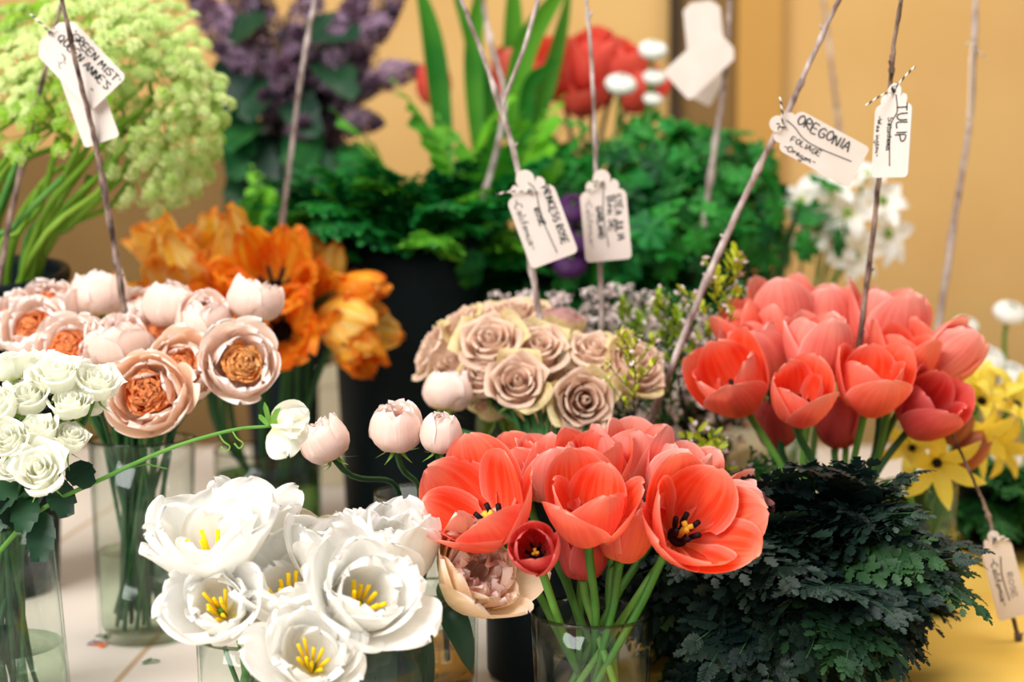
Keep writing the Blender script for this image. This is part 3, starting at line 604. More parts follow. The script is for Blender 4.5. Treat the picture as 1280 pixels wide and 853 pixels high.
def twig(pts, Y, label, r0=.0028, mat='bark', fork=None, ext=.12, seed=0, group='bare twigs holding the tags', Y2=None, taper=.5):
    rnd = random.Random(seed+int(pts[0][0])); n = len(pts); Y2 = Y2 or Y
    ws = [P(p_[0], p_[1], Y+(Y2-Y)*i/(n-1)) for i, p_ in enumerate(pts)]
    d = (ws[-1]-ws[-2]).normalized(); ws.append(ws[-1]+d*ext)
    d0 = (ws[0]-ws[1]).normalized(); ws.insert(0, ws[0]+d0*.08)
    for i in range(1, len(ws)-1): ws[i] = ws[i]+V((rnd.uniform(-1, 1), rnd.uniform(-1, 1), 0))*.0012
    N_ = 60; ps = catmull(ws, N_); knots = [rnd.uniform(.05, .95) for _ in range(9)]
    root = thing('twig', label, 'twig', ws[-1], group)
    r0 *= 1.15
    rad = lambda t: r0*(taper+(1-taper)*t)*(1+.05*math.sin(t*90))+sum(.0011*math.exp(-((t-k)/.009)**2) for k in knots)
    ps = [p_+V((rnd.uniform(-1, 1), rnd.uniform(-1, 1), 0))*.0004 for p_ in ps]
    mb = MB(); mb.tube(ps, rad, 9); 
    for k in knots[:6]:
        p_ = ps[int(k*N_)]; a = rnd.uniform(0, 6.3); e = p_+V((math.cos(a), -.3, .9))*.005; mb.tube([p_, p_.lerp(e, .6), e], lambda t: .0022-.0014*t, 6)
    mb.build('bark_stem', M[mat], root, ws[-1])
    if fork:
        fs = [P(p_[0], p_[1], Y) for p_ in fork]; mb = MB(); mb.tube(catmull(fs, 20), lambda t: r0*.55*(1.15-.3*t), 8); mb.build('side_branch', M[mat], root, ws[-1])
    return root
# ------------------------------------------------------------------ the setting
def box(mb, x0, x1, y0, y1, z0, z1):
    mb.add([V((x, y, z)) for z in (z0, z1) for y in (y0, y1) for x in (x0, x1)], [(0, 2, 3, 1), (4, 5, 7, 6), (0, 1, 5, 4), (2, 6, 7, 3), (0, 4, 6, 2), (1, 3, 7, 5)])
def struct(name, mat, *b):
    mb = MB(); box(mb, *b); o = mb.build(name, M[mat] if isinstance(mat, str) else mat, None, None, False); o['kind'] = 'structure'; return o
M['wall'] = plain('ochre_wall', (206, 166, 106), .85, .15, noise=(200, 158, 98), scale=3, bump=.05)
M['wall_brown'] = plain('brown_trim_and_shade', (128, 98, 58), .8, .15, noise=(116, 88, 50), scale=3)
M['strip_dark'] = plain('dark_strip', (62, 48, 34), .8, .15)
M['floor'] = plain('floor_boards', (110, 92, 74), .6, .3, noise=(90, 74, 58), scale=6)
YW = 3.05
struct('wall_back', 'wall', -3.2, 3.2, YW, YW+.1, -.75, 2.7)
struct('floor', 'floor', -3.2, 3.2, -1.5, YW, -.8, -.75)
xa = P(836, 60, YW).x; xb = P(848, 60, YW).x; xc = P(918, 60, YW).x; xd = P(972, 60, YW).x
M['frame_o'] = plain('ochre_frame', (184, 138, 72), .8, .15)
struct('trim_1', 'strip_dark', xa, xb, YW-.05, YW, -.75, 2.6)
struct('trim_2', 'wall_brown', xb, xc, YW-.02, YW, -.75, 2.6)
struct('trim_3', 'frame_o', xc, xd, YW-.05, YW, -.75, 2.6)
struct('wall_shade_panel', 'wall_brown', -3.2, P(455, 0, YW-.03).x, YW-.03, YW, -.75, P(0, 190, YW-.03).z)  # thin panel whose brown stands in for shade on the lower wall
# table and cloths
t = thing('table', 'wide display table under the pale and yellow cloths', 'table', (0, 1.8, -.75))
mb = MB(); box(mb, -1.7, 1.7, .6, 2.75, -.035, -.004); mb.build('tabletop', plain('table_wood', (120, 90, 60), .6), t, (0, 1.8, -.75), False)
for sx in (-1.6, 1.6):
    for sy in (.7, 2.65):
        mb = MB(); box(mb, sx-.03, sx+.03, sy-.03, sy+.03, -.75, -.035); mb.build('leg', M['wood'], t, (0, 1.8, -.75), False)
m, nt, out = newmat('printed_cloth'); p = N(nt, 'ShaderNodeBsdfPrincipled'); p.inputs['Roughness'].default_value = .8; p.inputs['Specular IOR Level'].default_value = .15
tc = N(nt, 'ShaderNodeTexCoord'); vo = N(nt, 'ShaderNodeTexVoronoi'); vo.inputs['Scale'].default_value = 5.5
nz = N(nt, 'ShaderNodeTexNoise'); nz.inputs['Scale'].default_value = 60; nt.links.new(tc.outputs['Object'], vo.inputs['Vector']); nt.links.new(tc.outputs['Object'], nz.inputs['Vector'])
a = N(nt, 'ShaderNodeMath', operation='MULTIPLY_ADD'); nt.links.new(nz.outputs[0], a.inputs[0]); a.inputs[1].default_value = .35; nt.links.new(vo.outputs['Distance'], a.inputs[2])
r = ramp(nt, [(.20, (1, 1, 1, 1)), (.28, (0, 0, 0, 1))]); nt.links.new(a.outputs[0], r.inputs[0])
nz2 = N(nt, 'ShaderNodeTexNoise'); nz2.inputs['Scale'].default_value = 42; nt.links.new(tc.outputs['Object'], nz2.inputs['Vector'])
r2 = ramp(nt, [(.38, lin((150, 60, 70))), (.5, lin((92, 104, 150))), (.62, lin((216, 120, 70)))], 'CONSTANT'); nt.links.new(nz2.outputs[0], r2.inputs[0])
wv = N(nt, 'ShaderNodeTexWave'); wv.inputs['Scale'].default_value = 1.3; wv.inputs['Distortion'].default_value = .4; nt.links.new(tc.outputs['Object'], wv.inputs['Vector'])
r3 = ramp(nt, [(.9990, lin((222, 210, 198))), (.9997, lin((190, 160, 130)))]); nt.links.new(wv.outputs[0], r3.inputs[0])
nt.links.new(mixc(nt, r.outputs[0], r3.outputs[0], r2.outputs[0]), p.inputs['Base Color']); nt.links.new(p.outputs[0], out.inputs[0]); M['cloth'] = m
M['yellow_cloth'] = plain('yellow_cloth', (244, 200, 100), .85, .15, noise=(238, 190, 84), scale=8, bump=.15)
M['cream_card'] = plain('cream_card', (216, 202, 172), .8, .15, noise=(208, 192, 160), scale=5)
def cloth(name, mat, x0, x1, y0, y1, zf, label, nx=60, ny=60, skew=None):
    mb = MB(); top = []
    for j in range(ny+1):
        row = []
        for i in range(nx+1):
            x = x0+(x1-x0)*i/nx; ye = y1+(skew(x) if skew else 0); y = y0+(ye-y0)*j/ny; row.append(V((x, y, zf(x, y))))
        top.append(row)
    mb.grid(top); o = mb.build(name, M[mat], None, (0, 0, 0)); sm = o.modifiers.new('thickness', 'SOLIDIFY'); sm.thickness = .0015; sm.offset = -1
    meta(o, label, 'tablecloth'); return o
cloth('tablecloth', 'cloth', -1.72, 1.72, .58, 2.78, lambda x, y: -.0005+.0004*math.sin(x*23+y*9), 'pale printed tablecloth covering the whole table')
def yz(x, y):
    k = 1/(1+math.exp(-(x-.42)*40)); a = 1/(1+math.exp(-(y-1.60-.03*math.sin(x*14))*55))*k
    return .0022+.026*a*(.8+.2*math.sin(x*25+y*12))+k*.006*math.sin(x*17+y*22)**2
cloth('table_runner', 'yellow_cloth', .115, 1.5, .62, 1.87, yz, 'mustard yellow cloth rumpled over the right side of the table', 90, 90, lambda x: .2 if x < .5 else .22*max(0, 1-(x-.5)*6))
mb = MB(); x0 = P(398, 460, 2.3).x; x1 = P(446, 460, 2.3).x; z1 = P(420, 461, 2.3).z; box(mb, x0, x1, 2.3, 2.36, .001, z1)
box(mb, x0-.002, x1+.002, 2.297, 2.363, z1*.86, z1+.002)
meta(mb.build('cream_box', M['cream_card'], None, (0, 0, 0), False), 'tall cream card box standing beside the black fern bucket', 'box')
mb = MB(); a0, a1 = P(815, 590, 2.05), P(985, 590, 2.05); z1 = P(900, 505, 2.15).z
rows = []
for k in range(9):
    tt = k/8; rows.append([V((a0.x+(a1.x-a0.x)*i/16, 2.02+.16*tt, .003+z1*math.sin(math.pi*min(1, .15+tt*.85))**.5*(.93+.07*math.sin(i*1.3+tt*3)))) for i in range(17)])
mb.grid(rows); o = mb.build('folded_cloth', M['cream_card'], None, (0, 0, 0)); sm = o.modifiers.new('thickness', 'SOLIDIFY'); sm.thickness = .002
meta(o, 'bundled cream cloth on the table behind the coral tulips', 'cloth')

# ------------------------------------------------------------------ vessels
V1 = vase(-2, 652, 1.20, 67, 84, 'glass vase of white spray roses at the left edge', 806)
V2 = vase(178, 549, 1.42, 66, 57, 'glass vase holding the peach garden roses', 686)
V3 = vase(335, 562, 1.80, 67, 66, 'glass vase of green water under the orange parrot tulips', 590, 'water_green')
V4 = vase(531, 616, 1.27, 65, 60, 'glass vase rim behind the tall white tulip with three peach roses')
V5 = vase(318, 792, 1.13, 73, 68, 'glass vase under the leftmost white double tulips')
V6 = vase(472, 788, 1.10, 69, 66, 'glass vase packed with dark green leaves under white tulips')
V7 = vase(547, 735, 1.24, 52, 50, 'small glass vase half full of water below the blush peony', 800, 'water_cloth_tint')
V8 = vase(740, 765, 1.12, 78, 70, 'glass vase of coral tulips at the front centre')
V9 = vase(1030, 604, 1.40, 84, 72, 'glass vase behind the dark ferny foliage holding coral tulips')
V10 = vase(1151, 604, 1.50, 45, 44, 'glass vase of green stems under the yellow star flowers', 680, 'water_green')


V13 = vase(618, 290, 2.12, 34, 30, 'tall narrow glass vase of green stems beside the fern bucket', 330, 'water_green')
V14 = vase(985, 440, 2.05, 40, 36, 'glass vase of narcissus behind the right coral tulips', 500)
V11 = bucket(692, 576, 1.30, 88, 84, 'black bucket under the dusty pink roses')
V12 = bucket(835, 552, 1.70, 74, 64, 'black bucket under the waxflower and lime sprigs')
B1 = bucket(510, 297, 1.92, 98, 78, 'black bucket full of green fern in the middle')
B2 = bucket(776, 322, 2.12, 108, 78, 'black bucket of ivy leaved foliage behind the hanging tags')
B3 = bucket(-22, 335, 1.62, 118, 84, 'black bucket of lime green lace flowers at the left edge', tilt=math.radians(9))
B4 = bucket(358, 246, 2.35, 66, 44, 'tall dark bucket of lilac behind the orange tulips')
B5 = bucket(1268, 596, 1.76, 78, 68, 'black bucket on the yellow cloth at the right edge', z0=.03)
B6 = bucket(992, 700, 1.27, 62, 54, 'black bucket hidden under the dark ferny foliage')
# ------------------------------------------------------------------ coral tulips, front vase
g = 'coral tulips in the front vase'
for i, (px, py, Y, L, o_, f, c_, lb) in enumerate([
 (602, 634, 1.10, .069, .78, (-.42, .55, .72), 'coral', 'large wide open coral tulip at the left of the front vase'),
 (668, 688, 1.05, .040, .40, (-.10, .82, .40), 'coral_deep', 'small deep coral tulip facing forward with a dark cup'),
 (737, 633, 1.09, .064, .62, (.0, .48, .88), 'coral', 'coral tulip at the middle front of the front vase'),
 (866, 652, 1.08, .066, .84, (.30, .72, .55), 'coral', 'wide open coral tulip with black stamens at right of front vase'),
 (924, 632, 1.20, .052, .40, (.8, .2, .5), 'coral_pink', 'half closed pink coral tulip leaning out at far right of front vase'),
 (790, 574, 1.22, .070, .50, (.1, .12, .98), 'coral_pink', 'topmost coral tulip at the back of the front vase'),
 (690, 588, 1.20, .060, .45, (-.15, .12, .97), 'coral_pink', 'coral tulip at the back left below the dusty roses'),
 (850, 596, 1.19, .064, .5, (.3, .15, .9), 'coral_pink', 'coral tulip behind the wide open one of the front vase'),
 (728, 690, 1.14, .048, .25, (-.05, .1, .98), 'coral_deep', 'deep coral tulip hanging below the middle front tulip'),
 (782, 664, 1.12, .052, .3, (.15, .2, .95), 'coral', 'coral tulip between the middle and right open tulips'),
 (648, 590, 1.20, .058, .45, (-.3, .15, .93), 'coral', 'coral tulip peeking above the large left tulip'),
 (738, 588, 1.18, .064, .5, (.05, .2, .97), 'coral', 'coral tulip just above the middle front tulip')]):
    tulip(px, py, Y, L, o_, f, V8, lb, g, c_, 6 if i % 3 else 7, seed=i, leaf=0)
g = 'coral tulips in the right vase'
for i, (px, py, Y, L, o_, f, c_, lb) in enumerate([
 (914, 476, 1.34, .074, .60, (-.42, .55, .7), 'coral', 'open coral tulip at the left edge of the right bunch'),
 (1000, 496, 1.30, .058, .50, (-.02, .62, .75), 'coral', 'coral tulip facing forward at lower middle of the right bunch'),
 (1090, 478, 1.32, .064, .52, (.05, .5, .85), 'coral', 'coral tulip just below the foot of the speckled twig'),
 (1160, 510, 1.34, .064, .55, (.3, .62, .65), 'coral_deep', 'deep coral tulip at the lower right of the right bunch'),
 (1020, 434, 1.36, .066, .48, (.0, .2, .97), 'coral_pink', 'pale pink coral tulip in the centre of the right bunch'),
 (945, 440, 1.40, .068, .45, (-.35, .15, .9), 'coral_pink', 'pink coral tulip above the left one of the right bunch'),
 (926, 412, 1.44, .054, .4, (-.4, .1, .9), 'coral', 'coral tulip at the upper left of the right bunch'),
 (978, 384, 1.46, .068, .42, (-.15, .1, .98), 'coral_pink', 'highest coral tulip of the right bunch'),
 (1032, 392, 1.47, .062, .45, (.0, .1, .98), 'coral_pink', 'coral tulip right of the highest one in the right bunch'),
 (1112, 402, 1.44, .080, .5, (.1, .1, .98), 'coral_pink', 'tall upright coral tulip behind the speckled twig'),
 (1128, 446, 1.38, .066, .52, (.15, .3, .93), 'coral', 'coral tulip between the tall upright one and the deep coral one'),
 (1190, 442, 1.40, .066, .25, (.62, .1, .62), 'coral_pink', 'closed pale pink tulip leaning right out of the right bunch'),
 (1062, 446, 1.42, .06, .5, (.0, .3, .9), 'coral', 'coral tulip tucked between the pale pink and the twig tulip'),
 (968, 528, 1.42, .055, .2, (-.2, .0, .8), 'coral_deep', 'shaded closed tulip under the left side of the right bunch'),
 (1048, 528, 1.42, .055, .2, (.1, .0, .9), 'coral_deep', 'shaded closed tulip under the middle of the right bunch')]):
    tulip(px, py, Y, L, o_, f, V9, lb, g, c_, 6, seed=30+i, mstem='stem_dark' if i % 2 else 'stem')
# ------------------------------------------------------------------ white double tulips
V6H, V5H, V2H, V1H, V10H = [], [], [], [], []
for i, (px, py, Y, L, o_, f, vz, c_, lb) in enumerate([
 (262, 682, 1.07, .064, .74, (-.12, .35, .9), V5, 'white', 'big white double tulip at the upper left of the white bunch'),
 (272, 758, 1.03, .048, .62, (-.1, .75, .55), V5, 'white', 'white double tulip with a bright yellow heart at lower left'),
 (362, 738, 1.06, .060, .74, (.05, .38, .85), V5, 'white', 'white double tulip in the middle of the white bunch'),
 (456, 748, 1.02, .058, .66, (.36, .6, .6), V6, 'white', 'white double tulip above the vase of dark leaves'),
 (390, 822, 1.00, .048, .78, (.12, .65, .65), V5, 'white', 'lowest white double tulip at the bottom of the photo'),
 (498, 690, 1.09, .060, .36, (.02, .15, .96), V6, 'white', 'tall white double tulip standing beside the big coral tulip'),
 (312, 660, 1.13, .056, .36, (.1, .1, .95), V5, 'white', 'white double tulip at the back of the left bunch'),
 (425, 708, 1.09, .060, .55, (.05, .2, .95), V6, 'white', 'white double tulip behind the middle of the bunch'),
 (325, 782, 1.09, .046, .25, (.25, .2, -.1), V5, 'cream', 'drooping cream bud under the white double tulips'),
 (372, 690, 1.15, .052, .5, (0, .2, .9), V5, 'cream', 'cream double tulip low behind the white bunch')]):
    rt_ = double_tulip(px, py, Y, L, o_, f, vz, lb, seed=i+2, col=c_); (V6H if vz is V6 else V5H).append(rt_)
# leaves packed in the dark vase
for i in range(15):
    a = i*2.4; rr = V6['rt']*(.35+.5*(i % 3)/2); b = V6['c']+V((math.cos(a)*V6['rb']*.6, math.sin(a)*V6['rb']*.6, .014)); h = V6['z']+R.uniform(-.01, .03)
    e = V6['c']+V((math.cos(a)*rr, math.sin(a)*rr, h)); mb = MB(); blade(mb, [b, b.lerp(e, .5)+V((math.cos(a)*.006, 0, 0)), e, e+V((math.cos(a)*.004, -.004, .004))], .015, nrm=V((math.cos(a), math.sin(a)*1.0-.3, 0)))
    host = V6H[i % len(V6H)]; mb.build('leaf', M['leaf'] if i % 4 == 0 else M['leaf_dark'], host, host.location)
# blush peony
def peony(px, py, Y, Rr, f, vz, label):
    rnd = random.Random(5); root, loc, mat, path, ax = start('peony', label, 'flower', None, px, py, Y, f, Rr, vz, 'stem_dark', .003, rnd, off=.4, reach=.02)
    for ring, (n, sc, w_, oo) in enumerate(((6, 1.25, .55, .95), (6, 1.1, .5, .75), (7, .9, .36, .6), (9, .92, .28, .5), (9, .8, .22, .35))):
        for k in range(n):
            mb = MB(); s_ = sc*rnd.uniform(.88, 1.1); petal(mb, mat, [(a*s_, b*s_) for a, b in tprof(max(0, min(1, oo+rnd.uniform(-.1, .1))))], w_, 2*math.pi*(k+ring*.4)/n, 11, 9, p=1.3, q=.45, kc=1.1, rmin=.3, ruf=.05+.02*ring, rf=5, rnd=rnd)
            mb.build('petal', M['blush' if ring > 1 else 'cream_peach'], root, loc)
    mb = MB(); blade(mb, [path[2], path[2]+V((.004, -.02, .0)), path[2]+V((.014, -.03, -.02)), path[2]+V((.022, -.03, -.05))], .011); mb.build('leaf', M['leaf_dark'], root, loc)
M['blush'] = petal_mat('blush_petal', (246, 196, 160), (250, 206, 180), (253, 232, 218), outer=(250, 216, 194), edge=(255, 240, 232), streak=(246, 190, 160), sk=.4)
M['cream_peach'] = petal_mat('cream_peach_petal', (236, 206, 150), (246, 222, 188), (250, 232, 212), outer=(244, 218, 172), edge=(250, 234, 214), streak=(238, 204, 166), sk=.35)
peony(588, 728, 1.10, .046, (.5, .5, .6), V7, 'blush and cream ruffled peony between white and coral tulips')
# ------------------------------------------------------------------ peach garden roses
for i, (px, py, Y, r_, o_, f, c_, co, lb) in enumerate([
 (188, 494, 1.27, .036, .50, (-.05, .93, .28), 'peach_warm', .60, 'warm peach rose with a swirled apricot heart nearest the camera'),
 (226, 462, 1.31, .034, .40, (.35, .80, .4), 'peach_warm', .56, 'warm peach rose just right of the nearest peach rose'),
 (300, 456, 1.30, .034, .55, (.38, .85, .3), 'peach', .54, 'white peach rose at the right end showing a folded orange heart'),
 (88, 440, 1.34, .034, .52, (-.1, .72, .6), 'peach', .56, 'pale rose with an orange heart above the white spray roses'),
 (45, 415, 1.38, .033, .42, (-.1, .7, .62), 'peach', .46, 'pale rose with an orange heart at left of the peach bunch'),
 (148, 428, 1.34, .034, .15, (.0, .4, .9), 'peach_pale', .4, 'cupped pale peach rose just below the foot of the dark twig'),
 (124, 372, 1.44, .034, .12, (-.1, -.05, .95), 'peach_pale', .3, 'pale rose seen from the side at the top left of the bunch'),
 (214, 384, 1.40, .034, .05, (.05, .15, .95), 'peach_pale', .3, 'closed pale peach rose right of the dark twig'),
 (256, 400, 1.37, .032, .12, (.15, .45, .88), 'peach_pale', .34, 'pale peach rose with a small orange eye below the orange tulips'),
 (318, 378, 1.38, .031, .2, (.15, -.1, .95), 'peach_pale', .3, 'pale pointed rose in front of the orange parrot tulips'),
 (62, 385, 1.43, .033, .3, (-.15, .4, .85), 'peach_pale', .4, 'pale rose at the upper left of the peach bunch'),
 (14, 405, 1.42, .034, .4, (-.4, .5, .75), 'peach_pale', .4, 'pale peach rose cut by the left edge of the photo'),
 (176, 388, 1.46, .030, .3, (.0, .3, .9), 'peach', .4, 'small peach rose behind the foot of the dark twig'),
 (205, 425, 1.40, .034, .5, (.15, .5, .8), 'peach_pale', .44, 'spread pale rose in the middle of the peach bunch'),
 (128, 468, 1.36, .03, .4, (.1, .7, .5), 'peach', .5, 'half hidden peach rose behind the white spray roses')]):
    rt_ = garden_rose(px, py, Y, r_, f, V2, lb, o_, seed=i, col=c_, core=co, ccol='apricot' if i != 2 else 'apricot_y'); V2H.append(rt_)

for i, (px, py, Y, r_, o_, f, co, lb) in enumerate([
 (408, 556, 1.16, .024, .12, (-.45, .1, .85), .42, 'single peach rosebud leaning left beside the white sweet pea'),
 (496, 541, 1.16, .0255, .2, (.0, .28, .92), .34, 'peach rose with a small red eye and one petal spread left'),
 (551, 547, 1.15, .0215, .03, (.1, .2, .95), .28, 'closed peach rosebud above the big coral tulip')]):
    rt_ = garden_rose(px, py, Y, r_, f, V4, lb, o_, seed=60+i, col='peach_pale', core=co, group='peach roses behind the white tulips', cup=1.15)
# ------------------------------------------------------------------ dusty pink roses
for i, (px, py, Y, r_, o_, f, lb) in enumerate([
 (648, 485, 1.38, .034, .75, (-.05, .85, .5), 'dusty rose with lips rolled back at the lower middle'),
 (727, 503, 1.38, .036, .6, (.15, .92, .2), 'dusty rose with yellowish outer petals lowest on the right'),
 (672, 446, 1.42, .036, .75, (.05, .65, .7), 'open dusty rose at the heart of the dusty pink bunch'),
 (616, 438, 1.42, .038, .75, (-.15, .7, .65), 'large dusty rose left of the open one at the heart'),
 (741, 449, 1.42, .030, .8, (.1, .5, .8), 'flat dusty rose towards the right of the bunch'),
 (785, 464, 1.40, .038, .45, (.45, .6, .5), 'tall dusty rose at the right end of the bunch'),
 (606, 476, 1.40, .028, .55, (-.1, .65, .7), 'small dusty rose just left of the rolled back one'),
 (580, 414, 1.47, .030, .7, (-.5, .2, .7), 'dusty rose peeling open at the upper left of the bunch'),
 (552, 445, 1.46, .034, .8, (-.75, .2, .35), 'crumpled dusty rose hanging at the left end'),
 (640, 405, 1.48, .034, .6, (-.1, .3, .9), 'dusty rose at the top beside the twig foot'),
 (700, 412, 1.48, .034, .2, (.2, .1, .95), 'closed pinkish dusty rose right of the twig foot'),
 (655, 400, 1.52, .032, .5, (0, .2, .9), 'dusty rose hidden behind the twig of the fluted tag'),
 (572, 462, 1.44, .028, .6, (-.3, .6, .6), 'small dusty rose above the white peach rose'),
 (690, 478, 1.44, .030, .5, (.1, .4, .8), 'dusty rose deep between the two lowest ones'),
 (610, 405, 1.5, .03, .5, (-.2, .3, .9), 'dusty rose at the top left behind the large one'),
 (620, 510, 1.45, .026, .5, (-.2, .2, .6), 'dusty rose bud under the left side of the bunch')]):
    rose(px, py, Y, r_, f, V11, lb, o_, seed=i, col='mauve' if i != 10 else 'mauve_pink', outer='mauve_green', lo=i > 6)
garden_rose(560, 492, 1.38, .030, (.1, -.2, .95), V11, 'pale blush rose at the lower left of the dusty roses', .1, seed=77, col='peach_pale', core=.3, group=None)
# ------------------------------------------------------------------ white spray roses
for i, (px, py, Y, r_, o_, f, lb) in enumerate([
 (50, 590, 1.08, .0225, .75, (.1, .8, .5), 'lowest fully open white spray rose'),
 (86, 552, 1.11, .0175, .35, (.45, .35, .8), 'creamy spray rosebud at the right, above the lowest open one'),
 (48, 541, 1.10, .0180, .3, (.0, .45, .85), 'creamy spray rosebud right above the lowest open one'),
 (12, 552, 1.09, .0190, .45, (-.1, .75, .45), 'white spray rose at the left edge beside the lowest open one'),
 (88, 510, 1.12, .0190, .4, (.1, .4, .85), 'spray rosebud in the middle right of the white bunch'),
 (35, 502, 1.12, .0210, .5, (-.05, .5, .8), 'white spray rose left of the middle rosebud'),
 (120, 484, 1.14, .0220, .6, (.35, .4, .8), 'white spray rose at the right end of the white bunch'),
 (72, 474, 1.13, .0230, .7, (.0, .45, .85), 'large white spray rose at the top of the white bunch'),
 (12, 462, 1.13, .0210, .3, (-.2, .1, .95), 'white spray rose seen from the side at the top left edge'),
 (3, 510, 1.11, .0200, .5, (-.4, .6, .6), 'white spray rose cut by the left edge'),
 (42, 462, 1.16, .0200, .5, (0, .3, .9), 'white spray rose behind the large top one'),
 (112, 505, 1.16, .0180, .5, (.4, .3, .7), 'half hidden white spray rose at the right back'),
 (22, 585, 1.13, .0170, .5, (-.2, .6, .5), 'shaded spray rose behind the lowest open one'),
 (30, 528, 1.14, .017, .5, (0, .5, .7), 'small spray rose deep in the middle of the bunch')]):
    rt_ = rose(px, py, Y, r_, f, V1, lb, o_, seed=40+i, col='rosewhite', group='white spray roses', n=15, name='spray_rose', mstem='stem_dark', lo=i > 7); V1H.append(rt_)
for i, (a_, b_) in enumerate((((55, 640), (48, 700)), ((30, 650), (10, 640)), ((90, 580), (105, 598)), ((60, 560), (40, 575)), ((10, 620), (-10, 660)), ((70, 600), (82, 640)), ((35, 620), (30, 650)), ((15, 600), (0, 625)))):
    A, B = P(*a_, 1.14), P(*b_, 1.12); mb = MB(); leaflet(mb, A, B-A, V((.2, -1, .5)), max(.035, (B-A).length), .012, 4, .2, .92)
    mb.build('leaf', M['leaf_dark'], V1H[i], V1H[i].location)
# sweet pea
rt_ = thing('sweet_pea', 'white sweet pea on a long green stem crossing to the right', 'flower', P(-10, 700, 1.16))
L0 = P(-10, 700, 1.16); sp_ = catmull([L0, P(48, 640, 1.14), P(132, 597, 1.12), P(215, 560, 1.10), P(290, 538, 1.09), P(338, 533, 1.09)], 40)
mb = MB(); mb.tube(sp_, lambda t: .0021-.0009*t, 8); mb.tube([sp_[18], sp_[18]+V((.02, -.002, .0045)), sp_[18]+V((.036, -.004, .001))], .0007, 5); mb.build('stem', M['stem_l'] if 'stem_l' in M else M['stem'], rt_, L0)
mb = MB()
for k, s_ in ((30, 1), (32, -1)):
    b = sp_[k]; mb.tube(catmull([b, b+V((.004, -.002, -.006*s_*s_)), b+V((.009, -.002, -.010)), b+V((.006, -.002, -.014)), b+V((.002, -.002, -.010))], 12), .0007, 5)
mb.build('tendril', M['sepal'], rt_, L0)
fc = P(362, 540, 1.09); rnd = random.Random(4)
for k, (d, s_, w_) in enumerate((((.9, .3, .4), .030, .5), ((.6, .5, -.2), .030, .5), ((.4, .5, -.8), .032, .42), ((.8, .6, .1), .024, .5), ((.7, .2, .8), .024, .4), ((.5, .8, .2), .024, .5))):
    mb = MB(); mt = Matrix.Translation(P(338, 533, 1.09)+V((.002*k, -.001*k, 0))) @ frame(face(d), k) @ Matrix.Scale(s_*1.05, 4)
    petal(mb, mt, [(.02, 0), (.12, .3), (.22, .6), (.35, .95)], w_, 0, 10, 9, p=1.4, q=.45, kc=1, rmin=.5, ruf=.12, rf=6, rnd=rnd); mb.build('petal', M['rosewhite'], rt_, L0)
for k in range(5):
    mb = MB(); a = V((math.cos(k*1.2), rnd.uniform(-.5, .5), math.sin(k*1.2))); b = P(338, 533, 1.09); leaflet(mb, b, a*.6+V((.25, 0, .45)), V((0, -1, 0)), .019, .0022, 1, .1, 0); mb.build('sepal', M['sepal'], rt_, L0)
# ------------------------------------------------------------------ orange parrot tulips
for i, (px, py, Y, L, o_, f, c_, lb) in enumerate([
 (342, 340, 1.66, .092, .75, (.1, .8, .55), 'orange', 'open orange parrot tulip with a dark heart'),
 (262, 318, 1.72, .105, .5, (-.1, .4, .9), 'amber', 'tall amber parrot tulip left of the dark hearted one'),
 (215, 340, 1.72, .085, .6, (-.5, .4, .7), 'amber', 'amber parrot tulip above the pale closed rose'),
 (200, 310, 1.78, .070, .4, (-.6, .2, .7), 'amber', 'yellowish parrot tulip at the upper left end'),
 (300, 388, 1.66, .075, .5, (-.1, .7, .3), 'orange', 'orange parrot tulip behind the pale pointed rose'),
 (346, 412, 1.66, .082, .7, (.0, .75, .1), 'orange', 'deep orange parrot tulip hanging below the dark hearted one'),
 (398, 340, 1.74, .075, .35, (.2, .1, .9), 'amber', 'pale amber parrot tulip right of the dark hearted one'),
 (395, 385, 1.68, .080, .5, (.35, .6, .5), 'orange', 'orange parrot tulip in the middle right of the bunch'),
 (452, 362, 1.70, .062, .12, (.9, .2, .15), 'orange', 'closed orange parrot bud pointing right'),
 (440, 405, 1.70, .085, .45, (.75, .45, -.1), 'amber', 'amber parrot tulip at the right end of the orange bunch'),
 (448, 440, 1.70, .068, .4, (.5, .5, -.7), 'orange', 'drooping orange parrot tulip at the lower right'),
 (235, 372, 1.68, .075, .5, (-.3, .6, .4), 'orange', 'orange parrot tulip low behind the peach roses'),
 (430, 375, 1.76, .075, .4, (.6, .3, .6), 'orange', 'orange parrot tulip behind the closed bud')]):
    parrot(px, py, Y, L, o_, f, V3, lb, seed=i, col=c_)
# ------------------------------------------------------------------ red tulips and ranunculus at the back
g = 'red tulips at the back'
for i, (px, py, L, o_, f, lb) in enumerate([
 (692, 88, .095, .5, (-.3, .5, .8), 'red tulip at the left of the back bunch beside the long leaves'), (742, 78, .095, .5, (.0, .4, .9), 'red tulip right of the upright middle twig at the back'),
 (650, 92, .085, .3, (-.2, .2, .9), 'red tulip behind the forked twig'), (778, 84, .085, .5, (.3, .4, .8), 'red tulip just left of the white ranunculus at the back'), (728, 112, .09, .45, (.0, .7, .5), 'lower red tulip behind the upright middle twig'),
 (800, 112, .08, .4, (.4, .5, .6), 'red tulip among the white ranunculus at the back'), (541, 104, .07, .15, (-.1, .2, .95), 'lone closed red tulip left of the back bunch'), (636, 120, .07, .3, (0, .2, .9), 'small red tulip low behind the forked twig')]):
    tulip(px, py, 2.2, L, o_, f, B2, lb, g, 'red', 6, seed=80+i, lo=True, stam=False, mstem='stem_dark')
